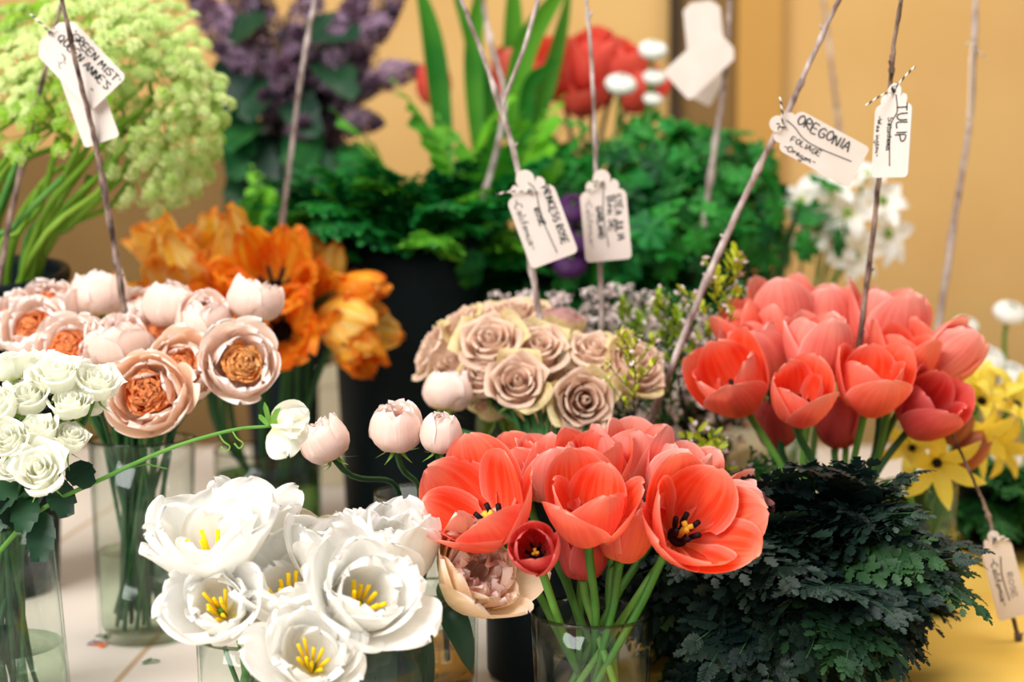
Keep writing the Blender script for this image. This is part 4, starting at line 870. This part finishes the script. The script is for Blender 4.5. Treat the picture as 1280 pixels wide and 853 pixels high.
for i, (px, py, Y, r_, vz, lb) in enumerate([(816, 63, 2.08, .022, B2, 'white ranunculus highest beside the red tulips'), (776, 106, 2.08, .024, B2, 'white ranunculus left, in front of the red tulips'), (818, 97, 2.08, .018, B2, 'small white ranunculus right under the highest one'), (816, 124, 2.08, .015, B2, 'tiny white ranunculus lowest beside the red tulips'),
 (1262, 392, 1.9, .023, B5, 'white ranunculus standing tall at the right edge'), (1207, 408, 1.9, .018, B5, 'white ranunculus just right of the closed pink tulip'), (1228, 452, 1.8, .03, B5, 'white ranunculus behind the yellow flowers'), (1262, 470, 1.8, .024, B5, 'white ranunculus low at the right edge')]):
    ranunculus(px, py, Y, r_, (.05, .55, .8), vz, lb, seed=i)
# ------------------------------------------------------------------ yellow star flowers and white narcissus
for i, (px, py, Y, L, f, c_, lb) in enumerate([(1172, 580, 1.42, .048, (-.05, .85, -.25), 'yellow', 'yellow star flower with a brown eye in front of its vase'), (1228, 500, 1.55, .05, (.1, .7, .7), 'yellow', 'yellow star flower opening upward at the right'), (1222, 545, 1.50, .046, (.4, .6, -.1), 'yellow', 'yellow star flower hanging right of the brown eyed one'),
 (1272, 505, 1.55, .05, (.3, .5, .6), 'yellow', 'yellow star flower cut by the right edge'), (1205, 478, 1.58, .046, (-.1, .4, .9), 'yellow', 'yellow star flower just right of the deep coral tulip'), (1250, 560, 1.56, .04, (.3, .7, .1), 'yellow', 'yellow star flower lowest at the right'), (1140, 560, 1.52, .04, (-.3, .6, .1), 'yellow', 'yellow star flower half hidden under the coral tulips')]):
    rt_ = star(px, py, Y, L, f, V10, lb, c_, seed=i, wd=.2, mk=.11, flat=.5); V10H.append(rt_)
for i, (px, py, sz) in enumerate(((1196, 535, .04), (1212, 565, .045))):
    tulip(px, py, 1.46, sz, .05, (.5, .3, .6), V10, 'reddish pointed bud among the yellow star flowers, ' + ('upper' if i == 0 else 'lower') + ' of two', 'reddish buds', 'bud', 3, seed=99+i, lo=True, stam=False, rs=.0018)
for i, (px, py, L, f, lb) in enumerate([(1105, 250, .045, (.3, .7, .4), 'topmost right white narcissus beside the speckled twig'), (1112, 292, .048, (.5, .7, .0), 'white narcissus with green eye furthest right'), (1060, 265, .05, (0, .8, .5), 'white narcissus in the middle just below the tag of foliage'), (1022, 285, .045, (-.2, .7, .4), 'white narcissus left in its cluster'),
 (1040, 235, .045, (-.1, .5, .8), 'white narcissus partly behind the foliage tag'), (1070, 320, .045, (.1, .8, -.2), 'white narcissus lowest in its cluster'), (1000, 250, .042, (-.4, .6, .5), 'white narcissus nearest the ivy leaves'), (1085, 215, .04, (.2, .4, .8), 'white narcissus highest, between the two near tags'), (1045, 300, .04, (0, .9, .1), 'white narcissus between the lowest and the left one')]):
    star(px, py, 2.0, L, f, V14, lb, 'white', 6, seed=20+i, group='white narcissus', name='narcissus', heart='sepal', wd=.3, mk=.14)
# ------------------------------------------------------------------ foliage, placed from grown prototypes
def scatter(protos, spots, labels, group):
    """spots: (loc, azimuth, lean, scale, spin); the prototypes themselves take the first places"""
    for i, sp_ in enumerate(spots):
        p_ = protos[i % len(protos)]; mat = place(p_, *sp_); lb = labels if isinstance(labels, str) else labels[i % len(labels)]
        if i < len(protos): p_.matrix_world = mat; p_['label'] = lb; p_['group'] = group
        else: copy_thing(p_, mat, lb, group)
# dark ferny mound, lower right
pr = [frond_proto('dark_fern_frond', '', 'foliage', m_, 'stem_dark', L=.17, bare=.28, pairs=7, wid=.46, sub=5, arch=.7, seed=k, lw=.38, lobes=3) for k, m_ in enumerate(('fern_dark', 'fern_dark', 'fern_dark', 'fern_dark', 'fern_dark', 'fern_mid'))]
sp = []; rnd = random.Random(3)
for k in range(150):
    az = -math.pi/2+rnd.gauss(-.15, 1.05); lean = math.radians(rnd.uniform(5, 80)); q_ = max(0, math.cos(az)); b = B6['c']+V((math.cos(az)*.05*rnd.random(), math.sin(az)*.04*rnd.random(), rnd.uniform(.04, .12)))
    sp.append((b, az, lean*(1-.35*q_), rnd.uniform(.45, .98)*(1-.22*q_), rnd.uniform(-1.1, 1.1)))
scatter(pr, sp, 'dark green ferny frond in the mound at lower right', 'dark ferny fronds at lower right')
# green fern in the middle bucket
pr = [frond_proto('fern_frond', '', 'foliage', m_, 'stem', L=.27, bare=.25, pairs=12, wid=.27, sub=8, arch=.55, seed=10+k, lw=.34, lobes=1) for k, m_ in enumerate(('fern_green', 'fern_green', 'fern_bright', 'fern_green'))]
sp = []
for k in range(105):
    az = rnd.uniform(0, 6.28); fr_ = max(0, -math.sin(az)); lean = math.radians(rnd.uniform(5, 80-32*fr_))
    b = V((B1['c'].x+math.cos(az)*.07*rnd.random(), B1['c'].y+math.sin(az)*.07*rnd.random(), B1['z']-.035)); sp.append((b, az, lean, rnd.uniform(.5, .82), rnd.uniform(-.5, .5)))
for k in range(2): sp.append((V((P(578, 330, 1.82).x, 1.82, B1['z']-.005)), 0, math.radians(150+12*k), .27, 1.2))
scatter(pr, sp, 'feathery green fern frond spilling from the middle black bucket', 'green fern fronds in the middle bucket')
pr2 = [frond_proto('fern_sprig', '', 'foliage', 'fern_bright', 'stem_lime', L=.26, bare=.3, pairs=7, wid=.22, sub=0, arch=.3, seed=33+k, lw=.45, lobes=1) for k in range(2)]
sp = [(V((P(x_, 330, 1.98).x, 1.98, .38)), az, math.radians(l_), s_, 0) for x_, az, l_, s_ in ((560, 0, 4, 1.0), (590, 3, 6, 1.05), (530, 3, 14, .95), (620, .5, 8, 1), (575, 2, 3, .85), (640, 1, 10, .9), (600, -1, 12, .9), (425, 2.6, 20, .5), (330, 2.0, 5, .55), (300, -1, 20, .5), (350, -1, 15, .5))]
scatter(pr2, sp, 'bright yellow green leafy sprig rising behind the fern', 'bright sprigs behind the fern')
# ivy leaved foliage
pr = [leafy_stem_proto('ivy_stem', '', 'foliage', m_, L=.26, nl=12, seed=50+k, r_=.025) for k, m_ in enumerate(('leaf_mid', 'fern_green', 'leaf_mid'))]
sp = []
for k in range(64):
    az = rnd.uniform(0, 6.28) if k % 2 else -math.pi/2+rnd.uniform(-1.2, 1.2); lean = math.radians(rnd.uniform(2, 68)); b = V((B2['c'].x+.045+math.cos(az)*.08*rnd.random(), B2['c'].y-.02+math.sin(az)*.07*rnd.random(), B2['z']-.05))
    sp.append((b, az, lean, rnd.uniform(.62, .98), rnd.uniform(0, 6)))
scatter(pr, sp, 'stem of rounded green lobed leaves behind the hanging tags', 'leafy stems behind the tags')
# feathery greens filling between bucket and tags
pr = [frond_proto('parsley_frond', '', 'foliage', m_, 'stem', L=.24, bare=.3, pairs=8, wid=.34, sub=5, arch=.8, seed=70+k, lw=.5, lobes=1) for k, m_ in enumerate(('fern_green', 'leaf_mid'))]
sp = []
for k in range(44):
    az = -math.pi/2+rnd.uniform(-1.6, 1.6); b = V((P(rnd.uniform(640, 900), 300, 2.0).x, 2.0+rnd.uniform(-.02, .08), B2['z']-.05)); sp.append((b, az, math.radians(rnd.uniform(10, 85)), rnd.uniform(.5, .8), 0))
scatter(pr, sp, 'deep green feathery frond over the bucket behind the tags', 'feathery fronds behind the tags')
# big strap leaves at the top and behind the tags
for i, (pts, w_, Y, m_) in enumerate([(((560, 190), (540, 60), (515, -40)), 24, 2.15, 'blade'), (((600, 190), (590, 60), (610, -60)), 20, 2.15, 'blade'), (((640, 150), (655, 60), (720, -40)), 26, 2.12, 'blade'), (((650, 200), (690, 80), (715, -30)), 18, 2.16, 'blade'), (((625, 200), (600, 100), (560, -30)), 20, 2.18, 'blade'), (((650, 180), (640, 60), (640, -60)), 24, 2.2, 'blade'), (((655, 180), (660, 110), (695, 75)), 16, 2.1, 'blade'),
   (((690, 480), (695, 400), (700, 330)), 26, 1.9, 'leaf'), (((720, 480), (740, 400), (742, 320)), 24, 1.9, 'leaf_mid'), (((760, 480), (775, 400), (765, 330)), 30, 1.9, 'leaf'), (((662, 480), (668, 410), (655, 350)), 20, 1.9, 'leaf'), (((940, 420), (925, 350), (930, 270)), 14, 1.95, 'leaf_dark'), (((960, 420), (975, 330), (1000, 250)), 12, 1.98, 'stem_dark')]):
    ws = [P(x_, y_, Y-.02*k) for k, (x_, y_) in enumerate(pts)]; ws[0].z -= .03; mb = MB(); blade(mb, ws, px2m(w_*.62, Y), n=16, tw=.9)
    meta(mb.build('strap_leaf', M[m_], None, ws[0]), 'long green strap leaf rising before the red tulips' if i < 7 else 'upright green strap leaf in the dark gap under the tags', 'leaf', 'strap leaves at the top' if i < 7 else 'strap leaves below the tags')
# purple bloom between tags
for i, (px, py) in enumerate(((716, 262), (722, 300), (712, 330))): ranunculus(px, py, 1.84, .024, (0, .7, .6), B2, ('upper', 'middle', 'lower')[i]+' purple bloom in the gap between the two hanging tags', seed=200+i, col='violet', group='purple blooms')
# lace flowers
def umbel_proto(Rr, seed):
    rnd = random.Random(seed); root = thing('lace_flower', '', 'flower', (0, 0, 0)); rays, fl = MB(), MB(); rays.tube([(0, 0, -.03), (0, 0, 0)], .0022, 6)
    for k in range(30):
        t = math.sqrt((k+.5)/30); a = k*2.4+rnd.uniform(-.2, .2); hz = .62-.34*t*t+rnd.uniform(-.12, .1); e = V((Rr*t*math.cos(a), Rr*t*math.sin(a), Rr*hz)); rays.tube([V((0, 0, 0)), e*.5+V((0, 0, -.003)), e], .0006, 4)
        for j in range(13):
            tt = math.sqrt((j+.5)/13); b = j*2.4; c = e+V((math.cos(b)*tt, math.sin(b)*tt, .55*(1-tt*tt)))*Rr*.155; rays.tube([e, c], .00035, 3, False); floret(fl, c, (c-e)+V((0, 0, .004)), .0040, 5, .15, rnd)
    rays.build('rays', M['stem_lime'], root); fl.build('florets', M['lace'], root); return root
up = [umbel_proto(.055, 1), umbel_proto(.062, 2), umbel_proto(.05, 3)]
LM = []
lace = [(35, 60, 1.55, (-.1, .5, .8), 1.1, 'at the upper left corner'), (110, 30, 1.50, (0, .6, .8), 1.1, 'just above the green mist tag'), (190, 45, 1.55, (.2, .6, .75), 1.15, 'at the top right of the lace bunch'), (238, 92, 1.56, (.6, .4, .6), 1.1, 'below the top right one'), (60, 132, 1.50, (-.1, .7, .6), 1.1, 'low at left beside the dark twig'), (12, 108, 1.52, (-.4, .6, .6), 1.05, 'at the left edge'),
 (232, 175, 1.54, (.75, .5, -.15), 1.2, 'hanging at the right of its bunch'), (205, 212, 1.56, (.6, .6, -.45), 1.0, 'lowest, drooping over the shaded lower wall'), (150, 75, 1.62, (.1, .5, .8), 1.1, 'behind the folded tag'), (262, 130, 1.6, (.8, .3, .2), .9, 'furthest right of the lace bunch'), (75, 15, 1.66, (-.1, .3, .9), 1.1, 'behind the top of the dark twig'), (160, 150, 1.6, (.3, .7, .3), 1.0, 'right of the blank hanging tag'), (180, 5, 1.62, (.1, .3, .9), 1.0, 'cut by the top edge'), (0, 40, 1.6, (-.5, .4, .8), 1.1, 'in the top left corner behind'),(225,235,1.6,(.5,.7,-.4),.7,'smallest, at the very bottom of the bunch')]
lroots = up+[copy_thing(up[i % 3], Matrix()) for i in range(3, len(lace))]
for i, (px, py, Y, f, sc, wh) in enumerate(lace):
    ax = face(f); c = P(px, py, Y)-ax*.03; mat = Matrix.Translation(c) @ frame(ax, i) @ Matrix.Scale(sc, 4); q_ = lroots[i]; q_.matrix_world = mat; q_['label'] = 'lime white lace umbel '+wh; q_['group'] = 'lace flowers'; LM.append(mat)
    inv = mat.inverted(); rr = B3['rt']*.75; rim = V((min(max(c.x-.08, B3['c'].x-rr), B3['c'].x+rr), B3['c'].y+R.uniform(-.05, .02), B3['z']))
    path = catmull([c-ax*.03*sc, c-ax*.07+V((0, 0, .01)), c.lerp(rim, .55)+V((.02, 0, .03)), rim, V((B3['b'].x+R.uniform(-.05, .05), B3['b'].y+R.uniform(-.04, .04), .03))], 22)
    mb = MB(); mb.tube([inv @ p2 for p2 in path], lambda t: (.0026+.0014*t)/sc, 8); o = mb.build('stem', M['stem_lime'], q_)
for i in range(26):      # cut stems crowding the bucket
    x0 = R.uniform(-.10, .085); a = R.uniform(-.05, .03); b = V((B3['c'].x+x0*.6, B3['c'].y+R.uniform(-.06, .05), .04)); rim = V((B3['c'].x+x0, b.y-.01, B3['z'])); top = rim+V((x0*.8+R.uniform(-.02, .04), R.uniform(-.02, .02), R.uniform(.09, .17)))
    mb = MB(); mb.tube(catmull([b, rim, rim.lerp(top, .5)+V((a*.3, 0, 0)), top], 14), .0036, 8)
    h = i % len(lroots); mb.xf(LM[h].inverted()); mb.build('cut_stem', M['stem_lime'] if i % 3 else M['stem'], lroots[h])
# lilac
def lilac_proto(L, W, seed):
    rnd = random.Random(seed); root = thing('lilac', '', 'flower', (0, 0, 0)); st, fl, bd, lv = MB(), MB(), MB(), MB(); st.tube([(0, 0, -.10), (.004, 0, 0), (0, 0, L)], .002, 6)
    for k in range(340):
        t = rnd.random()**.8; rr = W*(1-t)**.6*(.55+.45*math.sin(min(1, t*5)*1.57))*rnd.uniform(.75, 1.05); a = rnd.uniform(0, 6.28); c = V((rr*math.cos(a), rr*math.sin(a), L*t)); n = V((math.cos(a), math.sin(a), .5))
        if rnd.random() < .4 or t > .85: bd.ball(c, .0028, 5, 3)
        else: floret(fl, c, n, .0075, 4, .12, rnd)
        if k % 5 == 0: st.tube([V((0, 0, max(0, L*t-.01))), c], .0006, 4)
    for k in range(5):
        a = k*1.3; d = V((math.cos(a), math.sin(a), -.1)); leaflet(lv, (0, 0, -.03-.014*k), d, V((0, 0, 1)), .06, .02, 3, .15, .96, .4)
    st.build('stem', M['wood'], root); fl.build('florets', M['lilac_f'], root); bd.build('buds', M['lilac_d'], root); lv.build('leaves', M['leaf_dark'], root); return root
lp = [lilac_proto(.13, .036, 5), lilac_proto(.11, .034, 6)]
LLM = []
lil = [(425, 60, (.3, .5, .8), 1.2, 'large at the upper right'), (465, 40, (.8, .3, .6), 1.15, 'reaching furthest right'), (400, 120, (.3, .8, .3), 1.2, 'in the middle beside the pale twig'), (340, 130, (-.1, .9, .2), 1.1, 'pinkish, left of the pale twig'), (435, 150, (.7, .6, -.1), 1.15, 'lowest on the right'), (262, 22, (-.5, .5, .7), 1.1, 'pink, behind the lace flowers'),
 (330, 30, (-.2, .4, .9), 1.2, 'at the top in the middle'), (385, 15, (.2, .3, .9), 1.3, 'behind the top of the pale twig'), (345, 185, (-.1, .9, -.3), 1.0, 'lowest, above the dark stems'), (300, 75, (-.5, .7, .3), 1.1, 'dark, at the left beside the lace'), (475, 95, (.9, .4, .1), 1.1, 'at the right over the ochre wall'), (415, 185, (.4, .8, -.4), .95, 'drooping at the bottom right'),
 (360, 110, (.0, .9, .4), 1.2, 'in the centre just left of the pale twig'), (440, 85, (.4, .85, .3), 1.25, 'facing forward in the right half of the bunch'), (310, 20, (-.3, .6, .7), 1.15, 'left of the top middle one'), (380, 160, (.1, .9, .1), 1.1, 'low in the middle, right of the pale twig'), (295, 40, (-.5, .6, .6), 1.1, 'half hidden behind the lace at the left'),
 (440, 20, (.5, .2, .9), 1.2, 'cut by the top edge at right'), (375, 75, (.1, .8, .5), 1.1, 'in the dark middle of the bunch'), (450, 110, (.6, .7, .1), 1.1, 'brownish, in the right half of the bunch'), (480, 10, (.8, .2, .8), 1.0, 'at the top right corner of the bunch')]
lilr = lp+[copy_thing(lp[i % 2], Matrix()) for i in range(2, len(lil))]
for i, (px, py, f, sc, wh) in enumerate(lil):
    ax = face(f); c = P(px, py, 2.2+.05*(i % 3))-ax*.06*sc; mat = Matrix.Translation(c) @ frame(ax, i*2) @ Matrix.Scale(sc, 4); q_ = lilr[i]; q_.matrix_world = mat; q_['label'] = 'purple lilac spray '+wh; q_['group'] = 'lilac sprays'
    inv = mat.inverted(); path = catmull([c-ax*.09*sc, c-ax*.12*sc+V((0, 0, -.02)), V((B4['c'].x+R.uniform(-.05, .05), B4['c'].y+R.uniform(-.04, .04), B4['z'])), V((B4['c'].x+R.uniform(-.03, .03), B4['c'].y, .03))], 16)
    mb = MB(); mb.tube([inv @ p2 for p2 in path], .0034/sc, 7); mb.build('woody_stem', M['wood'], q_)
    LLM.append(mat)
for i, (a_, b_) in enumerate((((300, 120), (295, 190)), ((300, 160), (330, 215)), ((370, 40), (420, 25)), ((390, 150), (370, 200)), ((310, 60), (280, 110)), ((350, 170), (400, 200)), ((400, 210), (390, 260)), ((320, 200), (300, 250)), ((340, 90), (310, 120)), ((430, 180), (450, 230)), ((360, 220), (350, 280)), ((390, 60), (430, 90)), ((330, 150), (290, 160)), ((280, 60), (300, 20)), ((350, 100), (380, 140)))):
    A, B = P(*a_, 2.24), P(*b_, 2.14); mb = MB(); leaflet(mb, A, B-A, V((R.uniform(-.4, .4), -1, .5)), (B-A).length*1.1, .032, 4, .15, .97, .3)
    h = i % len(lilr); mb.xf(LLM[h].inverted()); mb.build('leaf', M['leaf_dark'] if i % 3 else M['leaf'], lilr[h])
# waxflower and grey green sprigs
wp = [sprig_proto('waxflower_sprig', '', 'flower', L=.20, nb=20, seed=4+k, fl=5, fr=.0066, leafm='fern_mid', ll=.014) for k in range(2)]
sp = [(V((V12['c'].x+rnd.uniform(-.03, .03), V12['c'].y+rnd.uniform(-.03, .03), V12['z']-.02)), rnd.uniform(0, 6.3), math.radians(rnd.uniform(5, 62)), rnd.uniform(.62, .95), rnd.uniform(0, 6)) for _ in range(46)]
sp += [(V((P(x_, 470, 1.62).x, 1.62, P(x_, 470, 1.62).z)), rnd.uniform(0, 6), math.radians(rnd.uniform(5, 30)), .5, 0) for x_ in (655, 672, 690, 705, 722, 740, 758, 775, 790)]
scatter(wp, sp, 'waxflower sprig with tiny pale pink blossoms right of the dusty roses', 'waxflower sprigs')
gp = [sprig_proto('oregonia_sprig', '', 'foliage', L=.20, nb=18, seed=14+k, flm=None, leafm='greyleaf', ll=.011, lw=.0035, dens=12) for k in range(2)]
sp = [(V((P(rnd.uniform(760, 880), 500, 1.72).x, 1.72+rnd.uniform(-.03, .05), .12)), rnd.uniform(0, 6.3), math.radians(rnd.uniform(2, 42)), rnd.uniform(.7, 1.0), rnd.uniform(0, 6)) for _ in range(24)]
scatter(gp, sp, 'grey green small leaved sprig behind the slanting twig', 'grey green sprigs')
lp2 = [sprig_proto('boxwood_sprig', '', 'foliage', L=.17, nb=12, seed=24+k, flm='wax', fl=2, fr=.0048, leafm=m_, ll=.017, lw=.0034, dens=8) for k, m_ in enumerate(('limeleaf', 'leaf'))]
sp = [(V((P(x_, y_, Y).x, Y, P(x_, y_, Y).z)), az, math.radians(l_), s_, 0) for x_, y_, Y, az, l_, s_ in ((880, 520, 1.45, 0, 8, .95), (862, 530, 1.46, 2, 14, .8), (805, 560, 1.33, 2.5, 10, .62), (890, 560, 1.5, 5.5, 25, .7), (872, 590, 1.5, -1, 100, .6), (905, 590, 1.47, -1.2, 80, .5), (870, 560, 1.46, 3, 12, .9), (845, 600, 1.44, 2, 20, .8), (825, 540, 1.5, 3, 14, .8), (890, 500, 1.5, 0, 12, .7), (860, 610, 1.43, -1.5, 60, .7), (800, 590, 1.4, 2.5, 25, .6))]
scatter(lp2, sp, 'small leaved green and lime sprig by the slanting twig', 'lime leaved sprigs')
# greens in the right bucket
pr = [frond_proto('bucket_frond', '', 'foliage', 'leaf', 'stem', L=.17, bare=.3, pairs=7, wid=.35, sub=4, arch=.7, seed=90+k, lw=.45, lobes=1) for k in range(2)]
sp = [(V((B5['c'].x+rnd.uniform(-.05, .04), B5['c'].y+rnd.uniform(-.04, .02), B5['z']-.03)), -math.pi/2+rnd.uniform(-1.6, 1.6), math.radians(rnd.uniform(5, 75)), rnd.uniform(.5, .8), 0) for _ in range(22)]
scatter(pr, sp, 'green leafy frond in the bucket at the right edge', 'fronds in the right bucket')
# loose cut green stems in the vases that are crowded with them
for vz, n_, hosts in ((V2, 22, V2H), (V10, 22, V10H), (V13, 16, None), (V1, 20, V1H), (V5, 9, V5H)):
    for i in range(n_):
        a = R.uniform(0, 6.28); r1 = R.random()**.5*vz['rb']*.75; r2 = R.random()**.5*vz['rt']*.8; a2 = a+R.uniform(1.2, 4.5)
        b = vz['c']+V((r1*math.cos(a), r1*math.sin(a), .013)); e = vz['c']+V((r2*math.cos(a2), r2*math.sin(a2), vz['z']+(.05 if vz is V2 else .03 if vz is not V13 else .0)))
        if vz is V10: e.z = vz['z']-.002*i % .02
        mb = MB(); mb.tube(catmull([b, b.lerp(e, .5)+V((R.uniform(-.006, .006), R.uniform(-.006, .006), 0)), e], 10), .0021 if vz is not V10 else .004, 7)
        sm_ = M['stem' if vz is V5 or (vz in (V10, V13) and i % 2) else 'stem_dark']
        if hosts: h = hosts[i % len(hosts)]; mb.build('loose_stem', sm_, h, h.location)
        else: meta(mb.build('cut_greenery', sm_, None, b), 'leafless green cane in the tall narrow vase', 'greenery', 'green canes in the tall narrow vase')
# ------------------------------------------------------------------ twigs and tags
twig([(76, -5), (100, 95), (118, 170), (140, 290), (157, 396)], 1.33, 'dark speckled twig rising from the peach roses', .0030, 'bark_dark', ext=.02, Y2=1.40)
twig([(62, 62), (40, 150), (15, 260), (0, 345)], 1.48, 'dark twig leaning over the left bucket', .0033, 'bark_dark', ext=.02)
twig([(395, -5), (378, 90), (362, 200), (350, 310)], 1.72, 'pale blurred twig rising from the orange tulips', .0036, 'bark_pale', ext=.03)
twig([(573, -8), (610, 90), (648, 208), (662, 320), (675, 404)], 1.44, 'forked pale twig carrying the left fluted tag', .0032, 'bark', fork=[(674, -5), (655, 60), (633, 118), (627, 142)], ext=.03)
twig([(604, -5), (612, 50), (630, 120), (620, 190), (603, 250)], 1.85, 'blurred pale twig behind the forked one', .0040, 'bark_pale', ext=.02)
twig([(732, -8), (740, 90), (746, 215), (750, 300), (751, 380)], 1.50, 'upright twig carrying the right fluted tag', .0028, 'bark', ext=.03)
twig([(1054, -8), (1015, 75), (985, 138), (945, 215), (885, 345), (828, 488)], 1.34, 'long pale twig slanting down to the left', .0034, 'bark_pale', ext=.04, Y2=1.42)
twig([(1127, -8), (1118, 60), (1112, 115), (1097, 230), (1085, 340), (1075, 430)], 1.30, 'speckled twig rising from the right coral tulips', .0027, 'bark_dark', ext=.03, Y2=1.37)
twig([(1221, -8), (1214, 140), (1195, 260), (1174, 402)], 1.80, 'blurred pale twig before the ochre wall at right', .0042, 'bark_pale', ext=.05)
twig([(914, -8), (905, 100), (893, 190), (880, 290)], 1.90, 'blurred grey twig beside the two folded tags', .0042, 'bark', ext=.02)
twig([(1028, -8), (1040, 90), (1048, 160)], 2.5, 'faint thin twig far behind near the wall', .0038, 'bark_pale', ext=.05)
twig([(1213, 592), (1235, 640), (1246, 690), (1262, 760), (1278, 810)], 1.38, 'thin dark twig over the yellow cloth', .0022, 'bark_dark', ext=.03)
hang_tag((62, 40), (136, 118), 62, 1.36, 'white tag lettered GREEN MIST QUEEN ANNES', [("'GREEN MIST'", .20, .24, .15, .78, 'bold'), ("QUEEN ANNE'S", .12, .02, .15, .84, 'bold'), ('-', .80, -.28, .2, .05, 'bold'), ('-C', .3, -.35, .16, .12, 'pale')], shape='plain', ends=((40, 19), (70, 36)), knot=.02, lines=[((.28, -.12), (.34, -.13), (.36, -.18))])
hang_tag((84, 56), (128, 178), 46, 1.37, 'blank white tag hanging behind the green mist tag', (), shape='plain', group=None)
hang_tag((652, 213), (694, 326), 62, 1.42, 'fluted tag with handwriting on the forked twig', [('PRINCESS ROSE', .24, .25, .14, .64, 'bold'), ('ROSE', .42, -.04, .11, .20, 'bold'), ('-California-', .26, -.38, .15, .56, 'ink')], lines=[((.14, .04), (.24, .12), (.42, .07), (.6, .05), (.93, .09))], ends=((620, 243), (672, 240)), knot=.24)
hang_tag((751, 212), (761, 326), 58, 1.48, 'fluted tag with blurred handwriting on the upright twig', [('STEA JULIA', .28, .22, .15, .52, 'bold'), ('Bosi SE', .30, .07, .14, .40, 'bold'), ('GARLAND', .40, -.17, .11, .36, 'bold'), ('-California-', .30, -.38, .12, .55, 'pale')], lines=[((.20, .02), (.3, -.0), (.5, -.03), (.85, .02))], ends=((733, 240), (741, 228)), knot=.16)
hang_tag((963, 150), (1074, 210), 56, 1.32, 'tag lettered OREGONIA on the long slanting twig', [('OREGONIA', .24, .19, .22, .60, 'bold'), ('FOLIAGE', .27, -.20, .12, .34, 'ink'), ('-Oregon-', .24, -.42, .13, .36, 'ink')], lines=[((.14, .16), (.24, .11), (.38, -.02), (.56, -.04), (.90, .04))], ends=((974, 122), (968, 165)), knot=.13)
hang_tag((1119, 104), (1112, 222), 58, 1.28, 'narrow turned tag lettered TULIP', [('TULIP', .22, .12, .28, .42, 'bold'), ('Seludema', .36, -.12, .13, .36, 'ink'), ('-Washington-', .34, -.42, .12, .44, 'ink')], lines=[((.12, .06), (.30, .12), (.42, -.02), (.6, -.04), (.88, .0))], ends=((1080, 133), (1142, 84)), knot=.08, yaw=math.radians(56))
hang_tag((1216, 52), (1213, 152), 46, 1.78, 'blurred tag turned almost edge on at right', (), yaw=math.radians(-66), ends=((1232, 75), (1205, 54)), group=None)
hang_tag((876, 2), (884, 80), 46, 1.92, 'blurred upright white tag behind the slanted one', (), shape='plain', group=None)
hang_tag((908, 50), (845, 108), 48, 1.88, 'blurred blush tag slanting left on the grey twig', (), shape='plain', group=None)
hang_tag((896, 80), (872, 126), 34, 1.94, 'small blurred pale tag lowest on the grey twig', (), shape='plain', group=None)
hang_tag((1240, 664), (1268, 772), 40, 1.37, 'pale tag with faint writing over the yellow cloth', [('-California-', .3, -.3, .2, .55, 'ink'), ('ROSE', .5, .1, .16, .3, 'pale')], lines=[((.3, .05), (.5, -.05), (.8, -.02))], ends=((1262, 674), (1238, 680)), knot=.1)
# fallen bits on the cloth
rt_ = tulip(190, 708, 1.5, .045, .25, (-.15, .5, .75), None, 'fallen red tulip head behind the vase of peach roses', None, 'red_dark', 6, seed=300, stam=False, lo=True)
for i, (px, py, c_, lb) in enumerate(((118, 805, 'lilac_f', 'small violet petal scrap beside the peach rose vase'), (130, 797, 'leaf', 'green leaf scrap beside the peach rose vase'), (188, 828, 'leaf', 'larger curled leaf scrap on the pale cloth'), (126, 808, 'apricot', 'orange petal scrap beside the peach rose vase'))):
    Y = .4/math.tan(math.radians(4)+math.atan((py-426.5)/FPX)); A = P(px, py, Y); mb = MB()
    for k in range(3): a = k*2.1+i; leaflet(mb, (A.x, A.y, .0015), V((math.cos(a), math.sin(a), .05)), V((0, 0, 1)), .009, .003, 2, .3, .8)
    meta(mb.build('petal_scrap' if i % 2 == 0 else 'leaf_scrap', M[c_], None, V((A.x, A.y, .001))), lb, 'scrap')
